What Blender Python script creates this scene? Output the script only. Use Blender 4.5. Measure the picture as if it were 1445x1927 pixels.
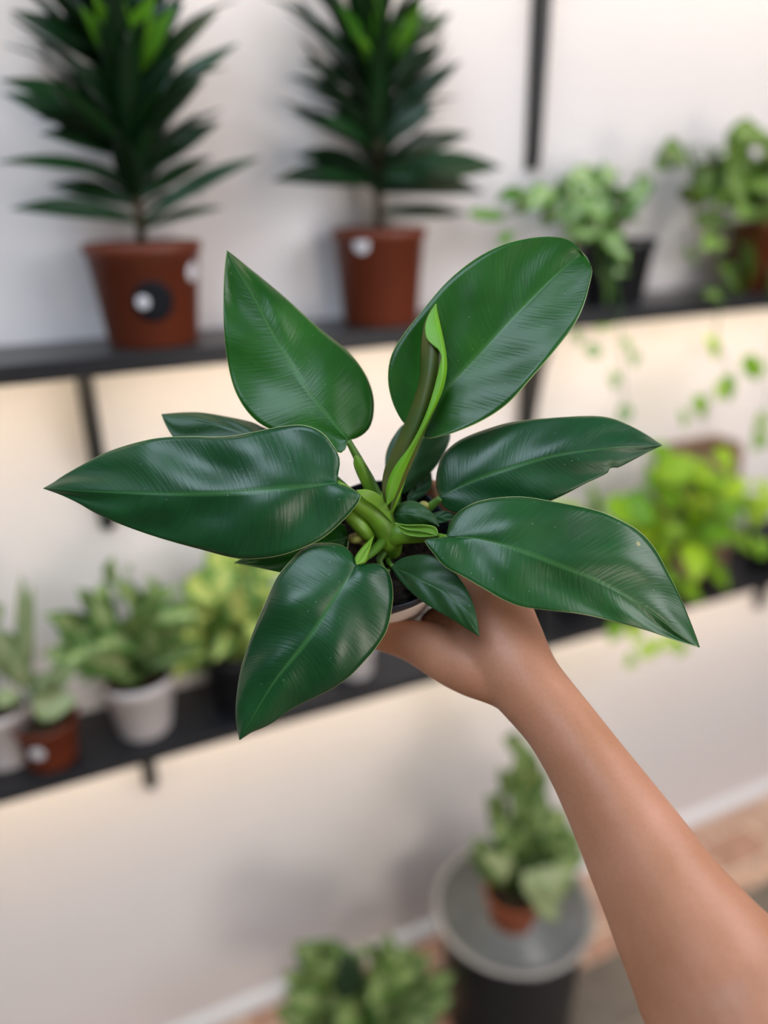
import bpy, math, random
from mathutils import Vector, Matrix
from mathutils import noise as mnoise

# ------------------------------------------------------------------ clear
for o in list(bpy.data.objects):
    bpy.data.objects.remove(o, do_unlink=True)
scene = bpy.context.scene
C = scene.collection

# ------------------------------------------------------------------ camera
W_, H_ = 1445.0, 1927.0
F, CX, CY = 1466.0, 722.5, 963.5
EYE = Vector((0, 0, 1.65))
R3 = Matrix(((0.91163585, -0.17145261, 0.37352921),
             (-0.41056601, -0.33819833, 0.84679244),
             (-0.01885782, -0.92532475, -0.37870633)))   # columns: image right, image down, view direction
cam_d = bpy.data.cameras.new('camera')
cam = bpy.data.objects.new('camera', cam_d)
C.objects.link(cam)
mw = Matrix.Identity(4)
for i in range(3):
    mw[i][0] = R3[i][0]; mw[i][1] = -R3[i][1]; mw[i][2] = -R3[i][2]; mw[i][3] = EYE[i]
cam.matrix_world = mw
cam_d.sensor_fit = 'HORIZONTAL'; cam_d.sensor_width = 36.0
cam_d.lens = F / W_ * 36.0
cam_d.clip_start = 0.02
cam_d.dof.use_dof = True
cam_d.dof.focus_distance = 0.482
cam_d.dof.aperture_fstop = 2.2
scene.camera = cam

# ------------------------------------------------------------------ world, lights, exposure
scene.view_settings.view_transform = 'Standard'
scene.view_settings.look = 'None'
scene.view_settings.gamma = 1.0
scene.view_settings.exposure = 0.0
scene.view_settings.use_curve_mapping = False
world = bpy.data.worlds.new('sky'); scene.world = world
world.use_nodes = True
nt = world.node_tree; nt.nodes.clear()
tc = nt.nodes.new('ShaderNodeTexCoord'); sx = nt.nodes.new('ShaderNodeSeparateXYZ')
mr = nt.nodes.new('ShaderNodeMapRange'); mr.inputs[1].default_value = -1; mr.inputs[2].default_value = 1
cr = nt.nodes.new('ShaderNodeValToRGB')
cr.color_ramp.elements[0].position = 0.42; cr.color_ramp.elements[0].color = (0.60, 0.48, 0.36, 1)
cr.color_ramp.elements[1].position = 0.85; cr.color_ramp.elements[1].color = (0.74, 0.92, 1.3, 1)
e = cr.color_ramp.elements.new(0.52); e.color = (0.62, 0.58, 0.54, 1)
bg = nt.nodes.new('ShaderNodeBackground'); bg.inputs[1].default_value = 0.18
wo = nt.nodes.new('ShaderNodeOutputWorld')
nt.links.new(tc.outputs['Generated'], sx.inputs[0]); nt.links.new(sx.outputs[2], mr.inputs[0])
nt.links.new(mr.outputs[0], cr.inputs[0]); nt.links.new(cr.outputs[0], bg.inputs[0]); nt.links.new(bg.outputs[0], wo.inputs[0])

def area(name, loc, target, sx_, sy_, power, col):
    l = bpy.data.lights.new(name, 'AREA'); l.shape = 'RECTANGLE'; l.size = sx_; l.size_y = sy_
    l.energy = power; l.color = col
    o = bpy.data.objects.new(name, l); C.objects.link(o); o.location = loc
    o.rotation_euler = (Vector(target) - Vector(loc)).to_track_quat('-Z', 'Y').to_euler()
    return o
area('open_sky_light', (1.65, -0.70, 2.30), (0.35, 0.55, 1.0), 1.2, 1.2, 30, (0.96, 0.95, 1.0))
area('doorway_light', (0.9, -2.6, 1.2), (0.3, 0.5, 1.2), 1.0, 1.2, 34, (1.0, 0.90, 0.80))
area('leaf_sheen_light', (-0.60, -0.15, 3.0), (0.0, 0.5, 1.6), 1.1, 1.1, 29, (0.68, 0.83, 1.0))  # overhead lamp added for the blue sheen on the leaves, not a window

# ------------------------------------------------------------------ helpers
def ray(px, py):
    return R3 @ Vector(((px - CX) / F, (py - CY) / F, 1.0))
def U(px, py, d):            # point d metres deep behind an image position
    return EYE + ray(px, py) * d
def atY(px, py, Y):
    r = ray(px, py); return EYE + r * (Y / r.y)
def atZ(px, py, Z):
    r = ray(px, py); return EYE + r * ((Z - EYE.z) / r.z)

def link(o, parent=None):
    C.objects.link(o)
    if parent: o.parent = parent
    return o
def tag(o, label=None, cat=None, group=None, kind=None):
    if label: o['label'] = label
    if cat: o['category'] = cat
    if group: o['group'] = group
    if kind: o['kind'] = kind
    return o
def empty(name, loc, label, cat, group=None):
    o = bpy.data.objects.new(name, None); C.objects.link(o); o.location = loc
    o.empty_display_size = 0.05
    bpy.context.view_layer.update()
    return tag(o, label, cat, group)
def mesh_obj(name, verts, faces, mat, parent=None, smooth=True, uvs=None, tone=None, mats=None, midx=None):
    """verts in world coordinates; parent is an un-rotated empty or object"""
    off = Vector((0, 0, 0))
    p = parent
    while p:
        off += p.location; p = p.parent
    me = bpy.data.meshes.new(name)
    me.from_pydata([tuple(Vector(v) - off) for v in verts], [], faces)
    for m in (mats or [mat]): me.materials.append(m)
    if smooth:
        me.polygons.foreach_set('use_smooth', [True] * len(me.polygons))
    if midx: me.polygons.foreach_set('material_index', midx)
    if uvs:
        ul = me.uv_layers.new(name='UVMap')
        for lp in me.loops: ul.data[lp.index].uv = uvs[lp.vertex_index]
    if tone:
        at = me.attributes.new('tone', 'FLOAT', 'POINT')
        at.data.foreach_set('value', tone)
    me.update()
    o = bpy.data.objects.new(name, me)
    return link(o, parent)

def catmull(pts, n):
    """arc length resampled Catmull-Rom through pts (tuples of any length)"""
    P = [list(map(float, p)) for p in pts]
    P = [[2 * a - b for a, b in zip(P[0], P[1])]] + P + [[2 * a - b for a, b in zip(P[-1], P[-2])]]
    out = []
    for i in range(1, len(P) - 2):
        for k in range(12):
            t = k / 12
            p0, p1, p2, p3 = P[i - 1], P[i], P[i + 1], P[i + 2]
            out.append([0.5 * (2 * b + (c - a) * t + (2 * a - 5 * b + 4 * c - d) * t * t + (3 * b - a - 3 * c + d) * t ** 3)
                        for a, b, c, d in zip(p0, p1, p2, p3)])
    out.append(P[-2])
    L = [0]
    for a, b in zip(out, out[1:]): L.append(L[-1] + math.hypot(a[0] - b[0], a[1] - b[1]) + 1e-9)
    res = []; j = 0
    for k in range(n):
        s = L[-1] * k / (n - 1)
        while j < len(L) - 2 and L[j + 1] < s: j += 1
        t = (s - L[j]) / (L[j + 1] - L[j])
        res.append([a + (b - a) * t for a, b in zip(out[j], out[j + 1])])
    return res

# ------------------------------------------------------------------ materials
def newmat(name):
    m = bpy.data.materials.new(name); m.use_nodes = True
    n = m.node_tree
    return m, n, n.nodes['Principled BSDF']
def rgba(c): return (c[0], c[1], c[2], 1)
def plain(name, col, rough=0.6, spec=0.5, var=0.0, scale=20, bump=0.0, bscale=60, sss=0.0, coat=0.0, col2=None):
    m, n, b = newmat(name)
    b.inputs['Base Color'].default_value = rgba(col)
    b.inputs['Roughness'].default_value = rough
    b.inputs['Specular IOR Level'].default_value = spec
    b.inputs['Coat Weight'].default_value = coat
    g = n.nodes.new('ShaderNodeTexCoord')
    if var > 0:
        no = n.nodes.new('ShaderNodeTexNoise'); no.inputs['Scale'].default_value = scale; no.inputs['Detail'].default_value = 5
        r = n.nodes.new('ShaderNodeValToRGB')
        c2 = col2 or tuple(x * (1 - var) for x in col)
        r.color_ramp.elements[0].position = 0.35; r.color_ramp.elements[0].color = rgba(c2)
        r.color_ramp.elements[1].position = 0.65; r.color_ramp.elements[1].color = rgba(col)
        n.links.new(g.outputs['Object'], no.inputs['Vector']); n.links.new(no.outputs[0], r.inputs[0])
        n.links.new(r.outputs[0], b.inputs['Base Color'])
    if bump > 0:
        no = n.nodes.new('ShaderNodeTexNoise'); no.inputs['Scale'].default_value = bscale; no.inputs['Detail'].default_value = 6
        bp = n.nodes.new('ShaderNodeBump'); bp.inputs['Strength'].default_value = bump; bp.inputs['Distance'].default_value = 0.01
        n.links.new(g.outputs['Object'], no.inputs['Vector']); n.links.new(no.outputs[0], bp.inputs['Height'])
        n.links.new(bp.outputs[0], b.inputs['Normal'])
    if sss > 0:
        b.inputs['Subsurface Weight'].default_value = sss
        b.inputs['Subsurface Radius'].default_value = (0.012, 0.005, 0.003)
        b.inputs['Subsurface Scale'].default_value = 0.6
    return m

def blade_mat(name, dark, light, rib, rim, rough=0.34, trans=0.12, veins=1.0, spots=False, ribw=0.065, scar=False):
    """glossy leaf: UV x = 0..1 across (0.5 midrib), y = 0..1 from stalk to tip"""
    m, n, b = newmat(name)
    N = n.nodes.new; Lk = n.links.new
    uv = N('ShaderNodeUVMap'); uv.uv_map = 'UVMap'
    sp = N('ShaderNodeSeparateXYZ'); Lk(uv.outputs[0], sp.inputs[0])
    def M(op, a, bb=None, clamp=False):
        q = N('ShaderNodeMath'); q.operation = op; q.use_clamp = clamp
        for i, v in enumerate((a, bb)):
            if v is None: continue
            if isinstance(v, (int, float)): q.inputs[i].default_value = v
            else: Lk(v, q.inputs[i])
        return q.outputs[0]
    a = M('MULTIPLY', M('ABSOLUTE', M('SUBTRACT', sp.outputs[0], 0.5)), 2.0)      # 0 at midrib, 1 at margin
    geo = N('ShaderNodeTexCoord')
    no = N('ShaderNodeTexNoise'); no.inputs['Scale'].default_value = 22; no.inputs['Detail'].default_value = 4
    Lk(geo.outputs['Object'], no.inputs['Vector'])
    mx = N('ShaderNodeMixRGB'); mx.inputs[1].default_value = rgba(dark); mx.inputs[2].default_value = rgba(light)
    Lk(M('MULTIPLY', M('SUBTRACT', no.outputs[0], 0.3), 2.0, True), mx.inputs[0])
    # side veins: fine bands running from the midrib out and forward
    ph = M('SUBTRACT', sp.outputs[1], M('MULTIPLY', a, 0.16))
    vv = N('ShaderNodeCombineXYZ'); Lk(M('MULTIPLY', ph, 60.0), vv.inputs[0]); Lk(M('MULTIPLY', a, 1.5), vv.inputs[1])
    vn = N('ShaderNodeTexNoise'); vn.inputs['Scale'].default_value = 1.6; vn.inputs['Detail'].default_value = 3
    Lk(vv.outputs[0], vn.inputs['Vector'])
    mv = N('ShaderNodeMixRGB'); mv.blend_type = 'MULTIPLY'; mv.inputs[0].default_value = 0.55
    vr = N('ShaderNodeValToRGB'); vr.color_ramp.elements[0].position = 0.3; vr.color_ramp.elements[0].color = (0.7, 0.75, 0.7, 1)
    vr.color_ramp.elements[1].position = 0.7; vr.color_ramp.elements[1].color = (1.15, 1.2, 1.1, 1)
    Lk(vn.outputs[0], vr.inputs[0]); Lk(mx.outputs[0], mv.inputs[1]); Lk(vr.outputs[0], mv.inputs[2])
    # midrib, thinner towards tip
    w = M('MULTIPLY', M('SUBTRACT', 1.25, sp.outputs[1]), ribw)
    ribf = M('SUBTRACT', 1.0, M('DIVIDE', a, w), True)
    m1 = N('ShaderNodeMixRGB'); m1.inputs[2].default_value = rgba(rib); Lk(mv.outputs[0], m1.inputs[1])
    Lk(M('MULTIPLY', M('POWER', ribf, 0.6), 0.55), m1.inputs[0])
    rimf = M('MULTIPLY', M('SUBTRACT', a, 0.988), 110.0, True)
    m2 = N('ShaderNodeMixRGB'); m2.inputs[2].default_value = rgba(rim); Lk(m1.outputs[0], m2.inputs[1]); Lk(rimf, m2.inputs[0])
    last = m2.outputs[0]
    if spots:
        vo = N('ShaderNodeTexVoronoi'); vo.inputs['Scale'].default_value = 55
        Lk(geo.outputs['Object'], vo.inputs['Vector'])
        # a few yellowish blemishes on the tip half only
        sf = M('MULTIPLY', M('LESS_THAN', vo.outputs['Distance'], 0.10), M('GREATER_THAN', sp.outputs[1], 0.62))
        sf = M('MULTIPLY', sf, M('LESS_THAN', sp.outputs[1], 0.80))
        m3 = N('ShaderNodeMixRGB'); m3.inputs[2].default_value = (0.35, 0.30, 0.06, 1); Lk(last, m3.inputs[1]); Lk(M('MULTIPLY', sf, 0.7), m3.inputs[0])
        last = m3.outputs[0]
    # tiny pale specks of dust
    v2 = N('ShaderNodeTexVoronoi'); v2.inputs['Scale'].default_value = 130
    Lk(geo.outputs['Object'], v2.inputs['Vector'])
    m4 = N('ShaderNodeMixRGB'); m4.inputs[2].default_value = (0.4, 0.45, 0.4, 1); Lk(last, m4.inputs[1])
    Lk(M('MULTIPLY', M('LESS_THAN', v2.outputs['Distance'], 0.045), 0.4), m4.inputs[0])
    Lk(m4.outputs[0], b.inputs['Base Color'])
    rr = N('ShaderNodeMapRange'); rr.inputs[3].default_value = rough - 0.07; rr.inputs[4].default_value = rough + 0.1
    Lk(no.outputs[0], rr.inputs[0]); Lk(rr.outputs[0], b.inputs['Roughness'])
    b.inputs['Specular IOR Level'].default_value = 0.55
    # relief
    hsum = M('ADD', M('MULTIPLY', vn.outputs[0], 0.5 * veins), M('MULTIPLY', M('SUBTRACT', 1.0, ribf), 0.35))
    bp = N('ShaderNodeBump'); bp.inputs['Strength'].default_value = 0.35; bp.inputs['Distance'].default_value = 0.0012
    Lk(hsum, bp.inputs['Height']); Lk(bp.outputs[0], b.inputs['Normal'])
    tr = N('ShaderNodeBsdfTranslucent'); tr.inputs[0].default_value = (light[0] * 3 + 0.03, light[1] * 3.0, light[2] * 1.0, 1)
    ms = N('ShaderNodeMixShader'); ms.inputs[0].default_value = trans
    out = n.nodes['Material Output']
    Lk(b.outputs[0], ms.inputs[1]); Lk(tr.outputs[0], ms.inputs[2]); Lk(ms.outputs[0], out.inputs[0])
    return m

def foliage_mat(name, c_dark, c_light, c_var=None, rough=0.45, varamt=0.6, trans=0.2, style='center'):
    """background foliage: per leaf tone attribute, optional variegation along the leaf"""
    m, n, b = newmat(name); N = n.nodes.new; Lk = n.links.new
    at = N('ShaderNodeAttribute'); at.attribute_name = 'tone'
    mx = N('ShaderNodeMixRGB'); mx.inputs[1].default_value = rgba(c_dark); mx.inputs[2].default_value = rgba(c_light)
    Lk(at.outputs['Fac'], mx.inputs[0]); last = mx.outputs[0]
    if c_var:
        uv = N('ShaderNodeUVMap'); uv.uv_map = 'UVMap'
        sp = N('ShaderNodeSeparateXYZ'); Lk(uv.outputs[0], sp.inputs[0])
        s = N('ShaderNodeMath'); s.operation = 'SUBTRACT'; Lk(sp.outputs[0], s.inputs[0]); s.inputs[1].default_value = 0.5
        ab = N('ShaderNodeMath'); ab.operation = 'ABSOLUTE'; Lk(s.outputs[0], ab.inputs[0])
        no = N('ShaderNodeTexNoise'); no.inputs['Scale'].default_value = 90 if style == 'center' else 45
        g = N('ShaderNodeTexCoord'); Lk(g.outputs['Object'], no.inputs['Vector'])
        ad = N('ShaderNodeMath'); ad.operation = 'MULTIPLY_ADD'; ad.inputs[1].default_value = 0.8 if style == 'center' else 0.1
        Lk(no.outputs[0], ad.inputs[0]); Lk(ab.outputs[0], ad.inputs[2])
        r = N('ShaderNodeValToRGB')
        r.color_ramp.elements[0].position = 0.52 if style == 'center' else 0.36
        r.color_ramp.elements[0].color = (varamt,) * 3 + (1,) if style == 'center' else (0, 0, 0, 1)
        r.color_ramp.elements[1].position = 0.70 if style == 'center' else 0.44
        r.color_ramp.elements[1].color = (0, 0, 0, 1) if style == 'center' else (varamt,) * 3 + (1,)
        Lk(ad.outputs[0], r.inputs[0])
        m2 = N('ShaderNodeMixRGB'); m2.inputs[2].default_value = rgba(c_var); Lk(last, m2.inputs[1]); Lk(r.outputs[0], m2.inputs[0])
        last = m2.outputs[0]
    Lk(last, b.inputs['Base Color']); b.inputs['Roughness'].default_value = rough
    tr = N('ShaderNodeBsdfTranslucent'); Lk(last, tr.inputs[0])
    ms = N('ShaderNodeMixShader'); ms.inputs[0].default_value = trans
    Lk(b.outputs[0], ms.inputs[1]); Lk(tr.outputs[0], ms.inputs[2]); Lk(ms.outputs[0], n.nodes['Material Output'].inputs[0])
    return m

M_wall = plain('wall paint', (0.785, 0.735, 0.715), 0.75, 0.3, bump=0.15, bscale=35)
M_trim = plain('white trim', (0.80, 0.79, 0.79), 0.35, 0.5)
M_shelf = plain('black laminate', (0.010, 0.010, 0.012), 0.48, 0.5, bump=0.08, bscale=120)
M_shelf_lit = plain('lit black laminate', (0.030, 0.029, 0.029), 0.38, 0.6)  # black laminate lightened so the board top reads as lit
M_steel = plain('black bracket metal', (0.02, 0.02, 0.02), 0.45, 0.5)
M_led, _n, _b = newmat('warm light strip')
_b.inputs['Base Color'].default_value = (1, 0.9, 0.75, 1); _b.inputs['Emission Color'].default_value = (1.0, 0.83, 0.61, 1); _b.inputs['Emission Strength'].default_value = 43
M_terra = plain('terracotta plastic', (0.18, 0.034, 0.010), 0.5, 0.5, var=0.2, scale=8)
M_orange = plain('orange plastic', (0.42, 0.10, 0.03), 0.45, 0.5)
M_white = plain('white plastic', (0.74, 0.68, 0.66), 0.4, 0.5)
M_black = plain('black plastic', (0.010, 0.010, 0.012), 0.45, 0.5)
M_navy = plain('dark navy plastic', (0.016, 0.020, 0.030), 0.38, 0.5)
M_soil = plain('dark potting soil', (0.045, 0.032, 0.022), 0.95, 0.2, var=0.9, scale=260, bump=1.0, bscale=350)
M_soil2 = plain('brown potting soil', (0.075, 0.048, 0.03), 0.95, 0.2, var=0.7, scale=120, bump=0.8, bscale=200)
M_stick = plain('white sticker', (0.78, 0.75, 0.76), 0.5, 0.4)
M_fstick = plain('shade-tinted white sticker', (0.80, 0.68, 0.60), 0.5, 0.4)  # white sticker with the warm tint of its shade in the colour
M_blabel = plain('black label', (0.008, 0.009, 0.012), 0.6, 0.2)
M_grey = plain('grey ceramic glaze', (0.20, 0.205, 0.195), 0.35, 0.5, var=0.25, scale=14)
M_greyrim = plain('pale grey rim', (0.36, 0.34, 0.32), 0.5, 0.4)
M_wood = plain('brown wood', (0.30, 0.19, 0.12), 0.6, 0.3, var=0.3, scale=30)
M_barkbrown = plain('brown cane', (0.10, 0.075, 0.04), 0.8, 0.2, var=0.5, scale=50)
M_stem = plain('green stalk', (0.06, 0.16, 0.03), 0.5, 0.4)

M_phil = blade_mat('deep green blade', (0.004, 0.048, 0.012), (0.009, 0.080, 0.018), (0.055, 0.19, 0.045), (0.42, 0.50, 0.22))
M_phil2 = blade_mat('mid green blade', (0.008, 0.074, 0.003), (0.020, 0.135, 0.006), (0.07, 0.22, 0.045), (0.36, 0.46, 0.18), trans=0.25)
M_phil3 = blade_mat('spotted green blade', (0.005, 0.060, 0.009), (0.013, 0.10, 0.014), (0.06, 0.19, 0.045), (0.45, 0.52, 0.24), spots=True)
M_philsm = blade_mat('small leaf blade', (0.008, 0.055, 0.010), (0.016, 0.090, 0.016), (0.05, 0.16, 0.04), (0.16, 0.26, 0.10), rough=0.42)
M_stalk = plain('juicy green stalk', (0.15, 0.31, 0.020), 0.42, 0.5, var=0.35, scale=50, sss=0.0)
M_stalkd = plain('darker green stalk', (0.075, 0.18, 0.015), 0.42, 0.5, var=0.3, scale=60)
M_sheath = plain('lime sheath', (0.15, 0.31, 0.02), 0.45, 0.4, var=0.25, scale=60)
M_roll = plain('olive brown underside', (0.075, 0.085, 0.008), 0.45, 0.4, var=0.5, scale=35, col2=(0.035, 0.075, 0.006))
M_limeedge = plain('lime leaf margin', (0.12, 0.33, 0.008), 0.42, 0.4, var=0.3, scale=30, col2=(0.10, 0.22, 0.02))
M_bud = plain('yellow green bud', (0.35, 0.36, 0.08), 0.5, 0.3, var=0.5, scale=200, col2=(0.2, 0.13, 0.05))

def skin_mat():
    m, n, b = newmat('skin'); N = n.nodes.new; Lk = n.links.new
    g = N('ShaderNodeTexCoord')
    a = N('ShaderNodeTexNoise'); a.inputs['Scale'].default_value = 18; a.inputs['Detail'].default_value = 6
    f = N('ShaderNodeTexNoise'); f.inputs['Scale'].default_value = 420; f.inputs['Detail'].default_value = 3
    Lk(g.outputs['Object'], a.inputs['Vector']); Lk(g.outputs['Object'], f.inputs['Vector'])
    r = N('ShaderNodeValToRGB'); r.color_ramp.elements[0].position = 0.3; r.color_ramp.elements[0].color = (0.43, 0.188, 0.095, 1)
    r.color_ramp.elements[1].position = 0.7; r.color_ramp.elements[1].color = (0.53, 0.246, 0.15, 1)
    Lk(a.outputs[0], r.inputs[0])
    mx = N('ShaderNodeMixRGB'); mx.blend_type = 'MULTIPLY'; mx.inputs[0].default_value = 0.16
    r2 = N('ShaderNodeValToRGB'); r2.color_ramp.elements[0].position = 0.35; r2.color_ramp.elements[0].color = (0.72, 0.66, 0.62, 1)
    r2.color_ramp.elements[1].position = 0.6; r2.color_ramp.elements[1].color = (1.05, 1.05, 1.05, 1)
    Lk(f.outputs[0], r2.inputs[0]); Lk(r.outputs[0], mx.inputs[1]); Lk(r2.outputs[0], mx.inputs[2]); Lk(mx.outputs[0], b.inputs['Base Color'])
    bp = N('ShaderNodeBump'); bp.inputs['Strength'].default_value = 0.12; bp.inputs['Distance'].default_value = 0.001
    Lk(f.outputs[0], bp.inputs['Height']); Lk(bp.outputs[0], b.inputs['Normal'])
    b.inputs['Roughness'].default_value = 0.48; b.inputs['Specular IOR Level'].default_value = 0.4
    b.inputs['Subsurface Weight'].default_value = 0.25
    b.inputs['Subsurface Radius'].default_value = (0.010, 0.004, 0.002); b.inputs['Subsurface Scale'].default_value = 0.5
    return m
M_skin = skin_mat()
M_nail = plain('fingernail', (0.62, 0.38, 0.30), 0.3, 0.5)

def floor_mat(y_split):
    m, n, b = newmat('stone tiles'); N = n.nodes.new; Lk = n.links.new
    g = N('ShaderNodeTexCoord'); mp = N('ShaderNodeMapping'); Lk(g.outputs['Object'], mp.inputs[0])
    mp.inputs['Location'].default_value = (0.03, 0.021, 0)
    br = N('ShaderNodeTexBrick'); br.inputs['Scale'].default_value = 1.0
    br.inputs['Brick Width'].default_value = 0.19; br.inputs['Row Height'].default_value = 0.105
    br.inputs['Mortar Size'].default_value = 0.0035; br.inputs['Mortar Smooth'].default_value = 0.2
    br.inputs['Color1'].default_value = (0.62, 0.40, 0.30, 1); br.inputs['Color2'].default_value = (0.52, 0.29, 0.21, 1)
    br.inputs['Mortar'].default_value = (0.80, 0.66, 0.54, 1)
    Lk(mp.outputs[0], br.inputs['Vector'])
    br2 = N('ShaderNodeTexBrick'); br2.inputs['Scale'].default_value = 1.0
    br2.inputs['Brick Width'].default_value = 0.30; br2.inputs['Row Height'].default_value = 0.21
    br2.inputs['Mortar Size'].default_value = 0.004
    br2.inputs['Color1'].default_value = (0.17, 0.14, 0.115, 1); br2.inputs['Color2'].default_value = (0.17, 0.14, 0.115, 1)
    br2.inputs['Mortar'].default_value = (0.30, 0.24, 0.19, 1)
    Lk(mp.outputs[0], br2.inputs['Vector'])
    sp = N('ShaderNodeSeparateXYZ'); Lk(g.outputs['Object'], sp.inputs[0])
    cmp_ = N('ShaderNodeMath'); cmp_.operation = 'GREATER_THAN'; cmp_.inputs[1].default_value = y_split; Lk(sp.outputs[1], cmp_.inputs[0])
    mx = N('ShaderNodeMixRGB'); Lk(cmp_.outputs[0], mx.inputs[0]); Lk(br2.outputs[0], mx.inputs[1]); Lk(br.outputs[0], mx.inputs[2])
    no = N('ShaderNodeTexNoise'); no.inputs['Scale'].default_value = 28; no.inputs['Detail'].default_value = 8; no.inputs['Roughness'].default_value = 0.65
    Lk(g.outputs['Object'], no.inputs['Vector'])
    r = N('ShaderNodeValToRGB'); r.color_ramp.elements[0].position = 0.35; r.color_ramp.elements[0].color = (0.62, 0.60, 0.55, 1)
    r.color_ramp.elements[1].position = 0.68; r.color_ramp.elements[1].color = (1.35, 1.35, 1.25, 1)
    Lk(no.outputs[0], r.inputs[0])
    mm = N('ShaderNodeMixRGB'); mm.blend_type = 'MULTIPLY'; mm.inputs[0].default_value = 0.85
    Lk(mx.outputs[0], mm.inputs[1]); Lk(r.outputs[0], mm.inputs[2]); Lk(mm.outputs[0], b.inputs['Base Color'])
    b.inputs['Roughness'].default_value = 0.5
    bp = N('ShaderNodeBump'); bp.inputs['Strength'].default_value = 0.4; bp.inputs['Distance'].default_value = 0.003
    Lk(mm.outputs[0], bp.inputs['Height']); Lk(bp.outputs[0], b.inputs['Normal'])
    return m

# ------------------------------------------------------------------ shape builders
def box(name, x0, x1, y0, y1, z0, z1, mat, parent=None, bevel=0.0):
    v = [(x, y, z) for x in (x0, x1) for y in (y0, y1) for z in (z0, z1)]
    f = [(0, 1, 3, 2), (4, 6, 7, 5), (0, 4, 5, 1), (2, 3, 7, 6), (0, 2, 6, 4), (1, 5, 7, 3)]
    o = mesh_obj(name, v, f, mat, parent, smooth=False)
    if bevel:
        md = o.modifiers.new('bevel', 'BEVEL'); md.width = bevel; md.segments = 3
    return o
def frame_from(axis):
    a = Vector(axis).normalized()
    t = Vector((1, 0, 0)) if abs(a.x) < 0.8 else Vector((0, 1, 0))
    u = a.cross(t).normalized(); v = a.cross(u)
    return a, u, v
def lathe(name, prof, base, axis, mat, parent=None, seg=64, square=0.0):
    """prof: (radius, height) pairs along axis from base"""
    a, u, v = frame_from(axis)
    verts = []; faces = []
    for (r, h) in prof:
        for k in range(seg):
            th = 2 * math.pi * k / seg
            verts.append(Vector(base) + a * h + (u * math.cos(th) + v * math.sin(th)) * r)
    n = len(prof)
    for i in range(n - 1):
        for k in range(seg):
            k2 = (k + 1) % seg
            faces.append((i * seg + k, i * seg + k2, (i + 1) * seg + k2, (i + 1) * seg + k))
    if prof[0][0] > 1e-4: faces.append(tuple(reversed(range(seg))))
    if prof[-1][0] > 1e-4: faces.append(tuple((n - 1) * seg + k for k in range(seg)))
    return mesh_obj(name, verts, faces, mat, parent)
def pot_profile(rt, rb, h, rim=0.012, lip=0.004, wall=0.003):
    return [(rb * 0.95, 0), (rb, 0.003), (rt - lip - 0.002, h - rim - 0.001), (rt - lip, h - rim), (rt - 0.0008, h - rim + 0.0015), (rt, h - rim + 0.004), (rt, h - 0.0025),
            (rt - 0.001, h - 0.0006), (rt - wall * 0.6, h), (rt - wall, h - 0.001), (rt - wall - lip * 0.7, h - rim * 1.3), (rb - wall, 0.006), (0.0005, 0.006)]
def tube(name, pts, radii, mat, parent=None, seg=16, squash=1.0):
    """closed tapering tube through world points"""
    verts = []; faces = []
    n = len(pts)
    pts = [Vector(p) for p in pts]
    up = None
    for i, p in enumerate(pts):
        d = (pts[min(i + 1, n - 1)] - pts[max(i - 1, 0)]).normalized()
        if up is None:
            _, up, _ = frame_from(d)
        up = (up - d * up.dot(d)).normalized(); sd = d.cross(up)
        for k in range(seg):
            th = 2 * math.pi * k / seg
            verts.append(p + (up * math.cos(th) + sd * math.sin(th) * squash) * radii[i])
    for i in range(n - 1):
        for k in range(seg):
            k2 = (k + 1) % seg
            faces.append((i * seg + k, i * seg + k2, (i + 1) * seg + k2, (i + 1) * seg + k))
    faces.append(tuple(reversed(range(seg)))); faces.append(tuple((n - 1) * seg + k for k in range(seg)))
    return mesh_obj(name, verts, faces, mat, parent)
def pxtube(name, pts, mat, parent=None, n=24, seg=18):
    """pts: (px, py, depth, radius_px)"""
    c = catmull(pts, n)
    return tube(name, [U(p[0], p[1], p[2]) for p in c], [p[3] * p[2] / F for p in c], mat, parent, seg)

def blade(name, mid, left, right, mat, parent, dl=0.0, dr=0.0, cup=0.0, ripple=0.0012, seed=0, thick=0.0006, N=56, Mh=12, pl=1.6, pr=1.6):
    """mid: (px,py,depth) from stalk to tip; left/right: (px,py) margins from stalk to tip; dl/dr: how far the margins drop back"""
    mc = catmull(mid, N)
    lc = catmull(left, N); rc = catmull(right, N)
    verts = []; uvs = []; faces = []
    W = 2 * Mh + 1
    for i in range(N):
        t = i / (N - 1)
        env = math.sin(math.pi * min(1, max(0, t)) ** 0.85) ** 0.6 if 0 < t < 1 else 0
        for j in range(W):
            s = (j - Mh) / Mh
            e = lc[i] if s < 0 else rc[i]
            a = abs(s)
            px = mc[i][0] + (e[0] - mc[i][0]) * a; py = mc[i][1] + (e[1] - mc[i][1]) * a
            k = dl if s < 0 else dr
            pw = pl if s < 0 else pr
            d = mc[i][2] + k * (a ** pw) * (0.35 + 0.65 * env) * (1 if env > 0 else 0)
            d += cup * math.sin(math.pi * a) * env
            # broad waves between side veins
            d += ripple * math.sin(a * math.pi * 0.9) * math.sin(9.5 * (t * 1.9 - a * 0.55) + seed + (1.7 if s < 0 else 0)) * env
            d += ripple * 1.6 * mnoise.noise(Vector((px / 95.0, py / 95.0, seed * 3.1))) * min(1, a * 2)
            verts.append(U(px, py, d)); uvs.append((0.5 + 0.5 * s, t))
    for i in range(N - 1):
        for j in range(W - 1):
            a = i * W + j
            faces.append((a, a + 1, a + W + 1, a + W))
    o = mesh_obj(name, verts, faces, mat, parent, uvs=uvs)
    md = o.modifiers.new('thickness', 'SOLIDIFY'); md.thickness = thick; md.offset = 0
    return o

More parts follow.
